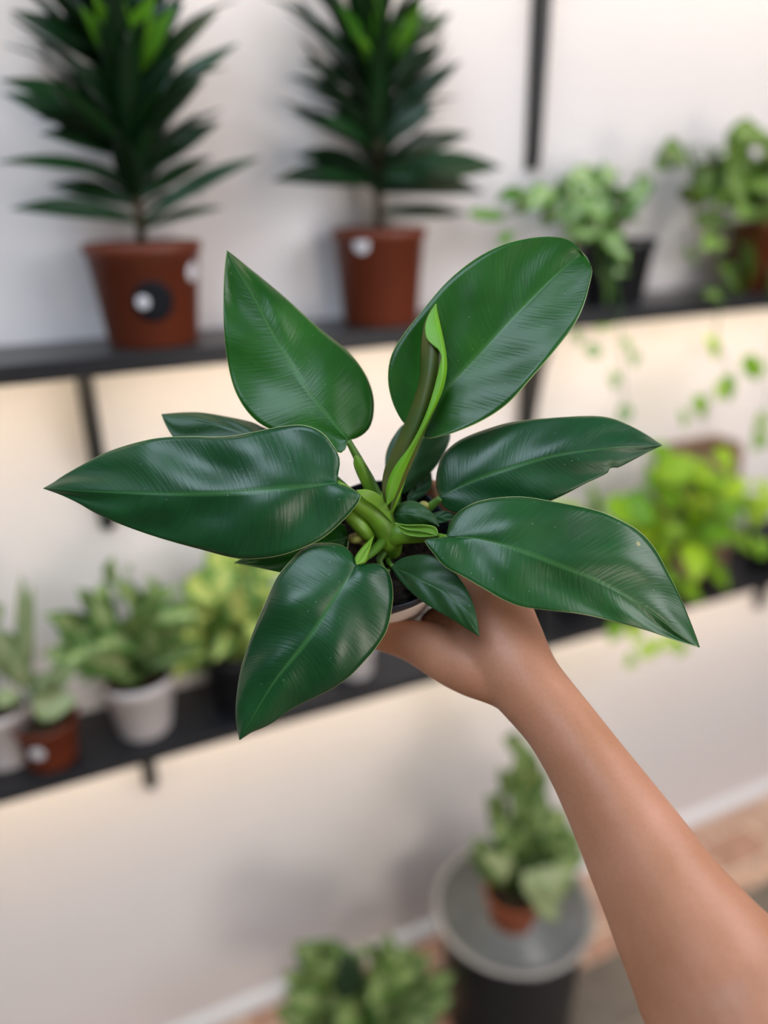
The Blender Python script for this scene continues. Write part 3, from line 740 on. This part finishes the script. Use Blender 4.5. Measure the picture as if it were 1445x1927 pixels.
lathe('glazed_inside', [(SR * 0.92, 0.027), (SR * 0.858, 0.0115), (SR * 0.80, 0.0078), (0.0005, 0.0068)], cS + Vector((0, 0, sz - 0.020)), (0, 0, 1), M_grey, None).parent = sau
rng = random.Random(51)
zb = sz - 0.013
c = atZ(968, 1745, zb); c = Vector((c.x, c.y + 0.01, zb))
root, pot = potted('potted_calathea', c, 0.058, 0.042, 0.095, M_orange, 'tall mottled leafy plant in orange pot, standing on the grey saucer', 'potted plant')
Yc = c.y
sp = [(960, 1400, .06), (975, 1430, .07), (995, 1450, .07), (950, 1470, .07), (1000, 1480, .07), (930, 1520, .075), (970, 1520, .075), (1010, 1520, .07), (1040, 1560, .07), (940, 1560, .07), (980, 1570, .07), (1060, 1590, .07),
      (920, 1620, .08), (960, 1625, .08), (1010, 1610, .08), (1040, 1630, .075), (1070, 1620, .06), (1030, 1670, .07), (1000, 1580, .07), (1035, 1720, .075), (1010, 1700, .07), (955, 1590, .07), (1015, 1655, .075), (1060, 1660, .06), (900, 1610, .06)]
def bpos(specs, Y, jit, rng, slope=0.0):
    return [(atY(px, py, Y + rng.uniform(-jit, jit)), ln * rng.uniform(.85, 1.15)) for px, py, ln in specs]
bush(root, c + Vector((0, 0, .08)), bpos(sp, Yc - 0.02, .03, rng) + bpos(sp[4:20], Yc + .02, .04, rng), 0.62, M_dusty, rng, 'oval')
L = Leaves()
for (x, y, x2, y2, w) in [(1000, 1665, 1048, 1735, .050), (1000, 1640, 1062, 1690, .045), (985, 1640, 1010, 1700, .036), (960, 1640, 905, 1605, .042), (1000, 1650, 1085, 1640, .04)]:
    L.add(atY(x, y, Yc - .065), atY(x2, y2, Yc - .085), w, (0.1, -1, 0.5), tone=.8, shape='heart')
L.build('hanging_leaves', M_pale, root)
L = Leaves(); L.add(atY(990, 1470, Yc), atY(988, 1410, Yc - .01), .028, (0, -1, .4), tone=.4); L.add(atY(1000, 1460, Yc), atY(1012, 1425, Yc), .02, (0, -1, .4), tone=.9)
L.build('new_leaves', M_pink, root)['label'] = 'orange tinted new leaves'
rng = random.Random(61)
c = atZ(680, 1990, 0.0); c = Vector((c.x, 0.93, 0.0))
root, pot = potted('potted_peperomia', c, 0.085, 0.065, 0.12, M_terra, 'bushy green plant on the floor by the wall, at the bottom edge', 'potted plant')
Yc = .93
sp = [(590, 1800, .07), (620, 1790, .07), (640, 1820, .075), (600, 1840, .075), (560, 1850, .07), (575, 1880, .07), (620, 1870, .08), (690, 1810, .07), (720, 1800, .07), (750, 1810, .07), (700, 1850, .08), (740, 1850, .08), (780, 1830, .07),
      (820, 1850, .07), (790, 1870, .07), (760, 1890, .08), (710, 1900, .08), (650, 1910, .08), (600, 1915, .08), (550, 1910, .07), (820, 1890, .065), (780, 1920, .07), (670, 1860, .07), (730, 1940, .07), (640, 1950, .07), (570, 1950, .07)]
bush(root, c + Vector((0, 0, .1)), bpos(sp, Yc - .02, .05, rng) + bpos(sp, Yc + .03, .05, rng), 0.6, M_dusty, rng, 'oval')
L = Leaves(); L.add(atY(655, 1880, Yc - .07), atY(648, 1785, Yc - .05), .055, (0, -1, .5), tone=.3)
L.build('dark_leaf', M_drac, root)['label'] = 'single dark blue-green leaf'

# ------------------------------------------------------------------ the plant in the hand
plant = empty('potted_philodendron', U(725, 1100, 0.60), 'glossy dark green broad-leaved plant in small dark pot, held up by the hand', 'potted plant')
PC = U(718, 1018, 0.520)                       # rim centre
vdir = ray(718, 1018).normalized()
upv = -(R3 @ Vector((0, 1, 0)))
tilt = math.radians(28)
side_up = (upv - vdir * upv.dot(vdir)).normalized()
pax = (-vdir * math.cos(tilt) + side_up * math.sin(tilt)).normalized()
PRt, PRb, PH = 0.0492, 0.038, 0.095
pbase = PC - pax * PH
fpot = lathe('pot', pot_profile(PRt, PRb, PH, rim=0.010, lip=0.0025, wall=0.0022), pbase, pax, M_navy, plant, seg=96)
# soil with a lumpy surface
a_, u_, v_ = frame_from(pax)
sv = []; sf = []
nr, ns = 22, 72
hS = PH - 0.012
for i in range(nr + 1):
    r = (PRt - 0.0052) * i / nr
    for k in range(ns):
        th = 2 * math.pi * k / ns
        p = pbase + a_ * hS + (u_ * math.cos(th) + v_ * math.sin(th)) * r
        hh = 0.0028 * mnoise.noise(p * 160) + 0.002 * mnoise.noise(p * 380) if i < nr else 0
        sv.append(p + a_ * hh)
for i in range(nr):
    for k in range(ns):
        k2 = (k + 1) % ns; sf.append((i * ns + k, i * ns + k2, (i + 1) * ns + k2, (i + 1) * ns + k))
so = mesh_obj('soil', sv, sf, M_soil, plant)
md = so.modifiers.new('thickness', 'SOLIDIFY'); md.thickness = 0.006; md.offset = -1
# round sticker on the pot wall, facing the viewer below the rim
def potwall(ang, h, lift=0.0006):
    r = PRb + (PRt - 0.005 - PRb) * h / (PH - 0.012) + lift
    d = -side_up
    d = (d - pax * d.dot(pax)).normalized(); q = pax.cross(d)
    return pbase + pax * h + (d * math.cos(ang) + q * math.sin(ang)) * r
v = [potwall(0, 0)]; f = []
h0, a0, rad = 0.058, None, 0.0185
# find the angle whose image position is nearest (768, .)
def topx(p):
    w = R3.transposed() @ (p - EYE); return (w.x / w.z * F + CX, w.y / w.z * F + CY)
best = min([(abs(topx(potwall(a * 0.02, h0))[0] - 762), a * 0.02) for a in range(-60, 61)])[1]
v = [potwall(best, h0)]
for i in range(1, 7):
    for k in range(40):
        q = 2 * math.pi * k / 40; v.append(potwall(best + rad * i / 6 * math.cos(q) / 0.041, h0 + rad * i / 6 * math.sin(q)))
for k in range(40): f.append((0, 1 + k, 1 + (k + 1) % 40))
for i in range(1, 6):
    for k in range(40):
        a0 = 1 + (i - 1) * 40 + k; a1 = 1 + (i - 1) * 40 + (k + 1) % 40; f.append((a0, a0 + 40, a1 + 40, a1))
st = mesh_obj('sticker', v, f, M_fstick, fpot); st['label'] = 'round shade-tinted white sticker'
md = st.modifiers.new('thickness', 'SOLIDIFY'); md.thickness = 0.0006; md.offset = 0

# --- blades.  margins run from the stalk to the tip
# tall blade, upper left
blade('leaf', [(654, 828, .500), (590, 750, .501), (530, 655, .504), (475, 555, .502), (441, 500, .499), (427, 472, .497)],
      [(654, 828), (650, 845), (638, 852), (608, 838), (560, 822), (505, 806), (470, 780), (443, 737), (428, 680), (421, 610), (421, 540), (424, 495), (427, 472)],
      [(654, 828), (668, 825), (682, 818), (696, 803), (703, 775), (701, 740), (686, 702), (655, 662), (600, 618), (545, 568), (500, 530), (470, 506), (443, 484), (427, 472)],
      M_phil2, plant, dl=-.004, dr=.014, seed=1.0)
# broad round-ended blade, upper right
blade('leaf', [(797, 815, .502), (833, 745, .500), (873, 697, .499), (929, 637, .497), (977, 585, .496), (1041, 522, .497), (1094, 480, .500), (1108, 492, .502)],
      [(797, 815), (775, 808), (755, 790), (738, 755), (730, 715), (735, 672), (757, 632), (790, 590), (838, 533), (890, 490), (940, 463), (985, 450), (1030, 445), (1066, 450), (1088, 466), (1108, 492)],
      [(797, 815), (800, 824), (820, 823), (862, 811), (915, 787), (960, 755), (1005, 705), (1050, 652), (1080, 612), (1097, 578), (1108, 540), (1114, 510), (1108, 492)],
      M_phil2, plant, dl=-.003, dr=-.013, seed=2.2, pr=1.15)
# long blade pointing left
blade('leaf', [(633, 909, .476), (600, 913, .473), (558, 917, .470), (459, 925, .468), (339, 929, .473), (209, 926, .483), (130, 922, .490), (82, 919, .495)],
      [(633, 909), (636, 890), (639, 865), (628, 840), (605, 813), (573, 800), (533, 802), (483, 812), (439, 820), (400, 822), (359, 821), (299, 824), (249, 835), (199, 852), (160, 872), (120, 895), (100, 909), (82, 919)],
      [(633, 909), (655, 917), (678, 931), (674, 946), (648, 977), (608, 1012), (558, 1036), (508, 1049), (449, 1051), (379, 1034), (299, 1012), (234, 989), (185, 968), (145, 945), (110, 929), (82, 919)],
      M_phil, plant, dl=.010, dr=.005, ripple=.0026, seed=0.4, pl=1.2, pr=1.3)
# small blade half hidden behind it
blade('leaf', [(600, 870, .508), (520, 840, .509), (420, 803, .512), (350, 790, .514), (304, 780, .516)],
      [(600, 870), (590, 830), (560, 815), (503, 807), (474, 795), (429, 785), (379, 777), (340, 777), (304, 780)],
      [(600, 870), (560, 878), (500, 872), (440, 862), (380, 850), (340, 838), (324, 820), (312, 800), (304, 780)],
      M_philsm, plant, dl=.008, dr=.0, seed=3.0)
# narrow blade below the long one
blade('leaf', [(656, 1012, .505), (620, 1020, .503), (560, 1040, .500), (500, 1052, .500), (441, 1059, .502)],
      [(656, 1012), (652, 998), (642, 986), (600, 990), (540, 1010), (490, 1035), (441, 1059)],
      [(656, 1012), (650, 1040), (610, 1070), (565, 1083), (523, 1076), (479, 1066), (441, 1059)],
      M_phil2, plant, dl=.004, dr=-.004, seed=3.7)
# blade hanging to the lower left
blade('leaf', [(672, 1062, .478), (650, 1095, .474), (623, 1134, .470), (596, 1180, .467), (568, 1218, .466), (518, 1280, .468), (478, 1345, .472), (451, 1392, .476)],
      [(672, 1062), (660, 1040), (643, 1027), (618, 1022), (588, 1024), (568, 1034), (548, 1054), (523, 1084), (507, 1117), (493, 1149), (480, 1180), (467, 1215), (454, 1258), (447, 1300), (444, 1335), (446, 1367), (451, 1392)],
      [(672, 1062), (690, 1062), (712, 1062), (731, 1077), (739, 1110), (737, 1145), (728, 1185), (708, 1218), (682, 1248), (655, 1275), (625, 1295), (598, 1309), (570, 1322), (545, 1336), (520, 1354), (497, 1368), (474, 1377), (451, 1392)],
      M_phil, plant, dl=.010, dr=.010, cup=-.002, ripple=.002, seed=5.2)
# dark blade to the upper right, with a nick in its margin
blade('leaf', [(828, 935, .506), (873, 912, .502), (937, 888, .498), (1041, 858, .494), (1142, 844, .494), (1200, 840, .496), (1245, 838, .498)],
      [(828, 935), (821, 915), (822, 890), (830, 863), (845, 843), (869, 826), (909, 810), (961, 795), (1021, 788), (1102, 783), (1145, 786), (1182, 800), (1214, 817), (1245, 838)],
      [(828, 935), (832, 950), (850, 962), (880, 970), (930, 970), (985, 960), (1030, 945), (1066, 929), (1102, 910), (1130, 897), (1145, 888), (1148, 879), (1162, 880), (1190, 866), (1220, 850), (1245, 838)],
      M_phil, plant, dl=.012, dr=.002, seed=6.4)
# large blade pointing right and down, yellow blemishes
blade('leaf', [(841, 1011, .476), (870, 1012, .473), (908, 1016, .470), (974, 1034, .466), (1071, 1071, .465), (1148, 1105, .467), (1226, 1152, .470), (1275, 1190, .473), (1316, 1218, .476)],
      [(841, 1011), (842, 1000), (848, 982), (865, 962), (896, 945), (935, 937), (982, 935), (1036, 943), (1109, 957), (1148, 970), (1199, 997), (1230, 1030), (1253, 1071), (1280, 1125), (1299, 1171), (1310, 1200), (1316, 1218)],
      [(841, 1011), (820, 1013), (799, 1016), (811, 1036), (838, 1067), (873, 1086), (912, 1109), (947, 1129), (982, 1142), (1028, 1148), (1090, 1155), (1137, 1165), (1199, 1181), (1245, 1196), (1284, 1209), (1316, 1218)],
      M_phil3, plant, dl=.012, dr=-.004, ripple=.002, seed=7.1)
# small blade over the thumb
blade('leaf', [(738, 1066, .503), (765, 1078, .496), (793, 1092, .488), (837, 1115, .480), (868, 1146, .474), (890, 1178, .472), (901, 1197, .472)],
      [(738, 1066), (748, 1056), (765, 1048), (793, 1044), (818, 1049), (849, 1071), (874, 1102), (890, 1136), (898, 1168), (901, 1197)],
      [(738, 1066), (740, 1074), (756, 1096), (781, 1121), (812, 1143), (843, 1161), (874, 1180), (893, 1192), (901, 1197)],
      M_philsm, plant, dl=.002, dr=.004, ripple=.0008, seed=8.0)
# small blade behind the rolled leaf
blade('leaf', [(750, 930, .530), (765, 890, .530), (785, 850, .532), (800, 815, .535), (808, 790, .538)],
      [(750, 930), (730, 910), (725, 880), (727, 850), (740, 822), (760, 798), (790, 785), (808, 790)],
      [(750, 930), (764, 927), (792, 906), (820, 878), (840, 844), (847, 818), (835, 800), (808, 790)],
      M_philsm, plant, dl=.002, dr=.004, ripple=.0005, seed=8.8)
blade('leaf', [(768, 945, .534), (785, 922, .536), (800, 905, .538), (812, 890, .540)],
      [(768, 945), (768, 930), (780, 908), (795, 895), (812, 890)],
      [(768, 945), (785, 940), (800, 930), (813, 912), (812, 890)],
      M_philsm, plant, ripple=.0004, seed=9.1)
# two little blades at the centre
blade('leaf', [(742, 968, .502), (765, 966, .498), (790, 972, .496), (812, 982, .496), (826, 991, .497)],
      [(742, 968), (748, 952), (768, 943), (787, 946), (806, 959), (820, 974), (826, 991)],
      [(742, 968), (747, 983), (768, 988), (790, 987), (808, 986), (826, 991)],
      M_philsm, plant, dl=.005, dr=.004, ripple=.0004, seed=9.8)
blade('leaf', [(806, 974, .510), (825, 972, .509), (845, 971, .508), (864, 970, .508)],
      [(806, 974), (815, 966), (840, 962), (864, 970)], [(806, 974), (818, 984), (840, 982), (864, 970)],
      M_philsm, plant, ripple=.0003, seed=10.5)

# --- stalks
pxtube('stalk', [(738, 1045, .524, 16), (733, 1015, .514, 24), (722, 985, .507, 25), (700, 962, .502, 22), (672, 945, .492, 17), (650, 925, .484, 12), (634, 911, .478, 8)], M_stalk, plant)
pxtube('stalk', [(738, 1025, .518, 16), (745, 1005, .508, 22), (775, 1006, .502, 17), (805, 1009, .493, 12), (830, 1012, .483, 8), (845, 1012, .477, 6)], M_stalk, plant)
pxtube('stalk', [(733, 990, .512, 20), (727, 960, .506, 17), (737, 925, .500, 18), (752, 885, .497, 16), (772, 840, .498, 11), (797, 815, .502, 6)], M_stalk, plant)
pxtube('stalk', [(722, 970, .520, 11), (708, 935, .514, 12), (692, 900, .509, 11), (673, 862, .505, 8), (655, 829, .501, 6)], M_stalkd, plant)
pxtube('stalk', [(728, 1010, .512, 9), (710, 1030, .500, 9), (690, 1047, .489, 8), (673, 1061, .480, 6)], M_stalkd, plant)
pxtube('stalk', [(750, 1005, .525, 8), (785, 975, .517, 9), (808, 955, .511, 9), (829, 937, .506, 6)], M_stalkd, plant)
pxtube('stalk', [(735, 1040, .527, 6), (730, 1055, .515, 5), (739, 1066, .504, 4)], M_stalkd, plant, n=12)
pxtube('stalk', [(742, 995, .532, 7), (747, 960, .532, 7), (750, 930, .531, 5)], M_stalkd, plant, n=12)
pxtube('stalk', [(755, 985, .535, 5), (762, 965, .535, 5), (768, 945, .535, 4)], M_stalkd, plant, n=12)
pxtube('stalk', [(700, 1000, .520, 7), (680, 1005, .512, 7), (656, 1012, .506, 5)], M_stalkd, plant, n=12)
pxtube('stalk', [(715, 985, .522, 7), (670, 935, .513, 6), (600, 870, .509, 4)], M_stalkd, plant, n=16)
o = pxtube('stalk_stub', [(640, 945, .500, 12), (662, 972, .500, 14), (682, 995, .503, 14), (694, 1010, .508, 12), (700, 1020, .512, 6)], M_stalk, plant)
pxtube('bud', [(656, 1018, .508, 5), (664, 1014, .506, 10), (676, 1015, .508, 9), (690, 1024, .512, 4)], M_bud, plant)
pxtube('bud', [(790, 955, .508, 6), (797, 950, .506, 8), (805, 955, .510, 5)], M_bud, plant, n=10)
pxtube('stalk_stub', [(722, 1040, .512, 8), (714, 1055, .508, 6), (724, 1072, .508, 4), (734, 1074, .508, 3)], M_stalkd, plant, n=14)
# --- sheaths, thin flaps clasping the stalks
blade('leaf_sheath', [(670, 922, .481), (695, 930, .484), (720, 948, .492), (738, 985, .500)], [(670, 922), (690, 921), (712, 930), (728, 950), (738, 985)], [(670, 922), (685, 940), (703, 952), (722, 968), (738, 985)], M_sheath, plant, N=20, Mh=4, ripple=0, thick=.0008)
blade('leaf_sheath', [(742, 984, .490), (765, 996, .487), (795, 1000, .484), (824, 1008, .480)], [(742, 984), (765, 988), (800, 988), (820, 993), (824, 1008)], [(742, 984), (760, 1004), (785, 1010), (805, 1010), (824, 1008)], M_sheath, plant, N=24, Mh=5, ripple=0, thick=.0008, cup=.003)
blade('leaf_sheath', [(668, 857, .500), (680, 875, .500), (692, 900, .503), (703, 928, .508)], [(668, 857), (666, 875), (678, 905), (692, 930), (703, 928)], [(668, 857), (682, 865), (694, 890), (704, 915), (703, 928)], M_stalk, plant, N=20, Mh=4, ripple=0, thick=.0008, dl=.003, dr=.003)
blade('leaf_sheath', [(671, 1062, .476), (680, 1045, .482), (692, 1030, .487), (702, 1010, .494)], [(671, 1062), (668, 1050), (680, 1032), (694, 1018), (702, 1010)], [(671, 1062), (688, 1058), (694, 1040), (698, 1025), (702, 1010)], M_sheath, plant, N=20, Mh=4, ripple=0, thick=.0008, cup=-.002)
# --- rolled new leaf
roll = blade('rolled_leaf', [(735, 960, .494), (745, 905, .487), (765, 850, .483), (788, 790, .480), (806, 720, .479), (816, 660, .480), (816, 610, .482), (820, 573, .484)],
      [(735, 960), (721, 930), (723, 890), (738, 850), (762, 798), (780, 750), (791, 708), (793, 655), (798, 615), (808, 590), (820, 573)],
      [(735, 960), (755, 915), (775, 870), (800, 810), (822, 760), (836, 705), (837, 660), (831, 625), (824, 595), (820, 573)],
      M_roll, plant, dl=.009, dr=.009, ripple=0, pl=2.2, pr=2.2, thick=.0012)
mg = blade('leaf_margin', [(728, 950, .490), (733, 905, .484), (760, 862, .480), (802, 790, .476), (826, 730, .475), (832, 680, .475), (828, 640, .477), (818, 600, .480), (820, 572, .483)],
      [(728, 950), (727, 918), (742, 880), (774, 836), (799, 786), (816, 735), (827, 690), (831, 664), (815, 650), (802, 636), (800, 612), (808, 590), (820, 572)],
      [(728, 950), (742, 935), (760, 888), (786, 830), (811, 780), (832, 735), (840, 695), (838, 661), (830, 622), (823, 590), (820, 572)],
      M_limeedge, None, dl=.0008, dr=.005, ripple=0, thick=.0008)
mg.parent = roll; mg.location -= plant.location
mg['label'] = 'lime green rolled-over margin'

# ------------------------------------------------------------------ forearm and hand: one continuous skin
def capsule_chain(V, Fc, pts, seg=28, n=40):
    """pts: (px, py, depth, half width px, depth half width m); appended as one closed tapering solid with rounded ends"""
    c = catmull(pts, n)
    P = [U(p[0], p[1], p[2]) for p in c]
    ra = [p[3] * p[2] / F for p in c]; rb = [p[4] for p in c]
    # rounded ends
    rows = []
    def row(p, d, a, b):
        vd = (p - EYE).normalized(); s = d.cross(vd).normalized(); t = s.cross(d).normalized()
        rows.append([p + s * (a * math.cos(2 * math.pi * k / seg)) + t * (b * math.sin(2 * math.pi * k / seg)) for k in range(seg)])
    d0 = (P[1] - P[0]).normalized(); d1 = (P[-1] - P[-2]).normalized()
    for q in (0.05, 0.3, 0.6, 0.85):
        w = math.sqrt(1 - (1 - q) ** 2); row(P[0] - d0 * min(ra[0], rb[0]) * (1 - q), d0, ra[0] * w, rb[0] * w)
    for i in range(n):
        d = (P[min(i + 1, n - 1)] - P[max(0, i - 1)]).normalized(); row(P[i], d, ra[i], rb[i])
    for q in (0.85, 0.6, 0.3, 0.05):
        w = math.sqrt(1 - (1 - q) ** 2); row(P[-1] + d1 * min(ra[-1], rb[-1]) * (1 - q), d1, ra[-1] * w, rb[-1] * w)
    b0 = len(V)
    for r in rows: V.extend(r)
    for i in range(len(rows) - 1):
        for k in range(seg):
            k2 = (k + 1) % seg
            Fc.append((b0 + i * seg + k, b0 + i * seg + k2, b0 + (i + 1) * seg + k2, b0 + (i + 1) * seg + k))
    Fc.append(tuple(b0 + k for k in reversed(range(seg)))); Fc.append(tuple(b0 + (len(rows) - 1) * seg + k for k in range(seg)))
V = []; Fc = []
# forearm and wrist running into the back of the hand
capsule_chain(V, Fc, [(1640, 2330, .40, 190, .050), (1500, 2080, .415, 186, .050), (1405, 1930, .428, 170, .048), (1342, 1832, .440, 159, .045), (1313, 1788, .444, 145, .0425), (1273, 1724, .450, 129, .039), (1235, 1660, .456, 114, .036),
              (1191, 1583, .464, 101, .033), (1146, 1506, .472, 87, .030), (1104, 1438, .480, 76, .027), (1056, 1367, .488, 69, .0235), (1022, 1325, .493, 69, .022), (985, 1280, .498, 72, .021), (955, 1230, .505, 78, .020), (930, 1170, .515, 78, .019),
              (912, 1115, .528, 72, .018), (900, 1075, .540, 62, .017)], n=70)
# heel of the thumb and the thumb itself, passing in front of the pot
capsule_chain(V, Fc, [(985, 1300, .503, 52, .017), (940, 1277, .506, 52, .018), (895, 1257, .512, 56, .018), (850, 1237, .520, 54, .0165), (805, 1216, .529, 47, .0145), (765, 1203, .536, 38, .0125), (725, 1193, .540, 34, .0115),
              (690, 1180, .541, 33, .011), (655, 1160, .540, 31, .0105), (625, 1135, .540, 25, .0085)], n=44)
# web between thumb and palm
capsule_chain(V, Fc, [(955, 1250, .507, 60, .016), (905, 1212, .520, 56, .014), (872, 1172, .535, 54, .013), (845, 1170, .545, 44, .012), (815, 1178, .549, 32, .010)], n=16)
# outer palm edge under the pot
capsule_chain(V, Fc, [(960, 1240, .515, 62, .018), (930, 1180, .545, 62, .020), (905, 1120, .575, 56, .020), (895, 1085, .600, 46, .017)], n=24)
# four fingers curling round the far side of the pot
capsule_chain(V, Fc, [(905, 1085, .542, 30, .0105), (892, 1035, .546, 27, .0098), (878, 985, .548, 26, .0092), (852, 948, .549, 24, .0085), (822, 924, .549, 22, .0075), (808, 916, .549, 16, .006)], n=30)
capsule_chain(V, Fc, [(900, 1090, .560, 30, .010), (882, 1045, .568, 27, .0095), (864, 1000, .570, 25, .009), (836, 966, .571, 23, .0085), (800, 945, .571, 21, .0075), (778, 936, .571, 15, .006)], n=30)
capsule_chain(V, Fc, [(896, 1095, .580, 29, .010), (874, 1052, .590, 26, .0092), (850, 1012, .592, 24, .0088), (820, 984, .593, 22, .008), (788, 968, .593, 19, .007), (770, 962, .593, 14, .006)], n=30)
capsule_chain(V, Fc, [(893, 1100, .600, 27, .009), (868, 1068, .612, 23, .0082), (842, 1036, .614, 21, .0078), (814, 1014, .615, 19, .007), (790, 1002, .615, 13, .0055)], n=30)
person = mesh_obj('person', V, Fc, M_skin, None)
tag(person, 'bare right forearm and hand reaching in from lower right, gripping the small dark pot', 'person')
rm = person.modifiers.new('skin', 'REMESH'); rm.mode = 'VOXEL'; rm.voxel_size = 0.0017; rm.use_smooth_shade = True
sm = person.modifiers.new('smooth', 'SMOOTH'); sm.factor = 0.6; sm.iterations = 14
# nails
def nail(px, py, d, rx, ry, rot):
    v = []; f = []
    K = 20
    v.append(U(px, py, d - 0.0012))
    for i in (1, 2, 3):
        for k in range(K):
            q = 2 * math.pi * k / K; x = rx * i / 3 * math.cos(q); y = ry * i / 3 * math.sin(q)
            v.append(U(px + x * math.cos(rot) - y * math.sin(rot), py + x * math.sin(rot) + y * math.cos(rot), d - 0.0012 + 0.0022 * (abs(math.sin(q)) * i / 3) ** 2))
    for k in range(K): f.append((0, 1 + k, 1 + (k + 1) % K))
    for i in (0, 1):
        for k in range(K): f.append((1 + i * K + k, 1 + (i + 1) * K + k, 1 + (i + 1) * K + (k + 1) % K, 1 + i * K + (k + 1) % K))
    o = mesh_obj('fingernail', v, f, M_nail, person); m_ = o.modifiers.new('thickness', 'SOLIDIFY'); m_.thickness = .0005
nail(638, 1146, .5310, 16, 12, 0.65)
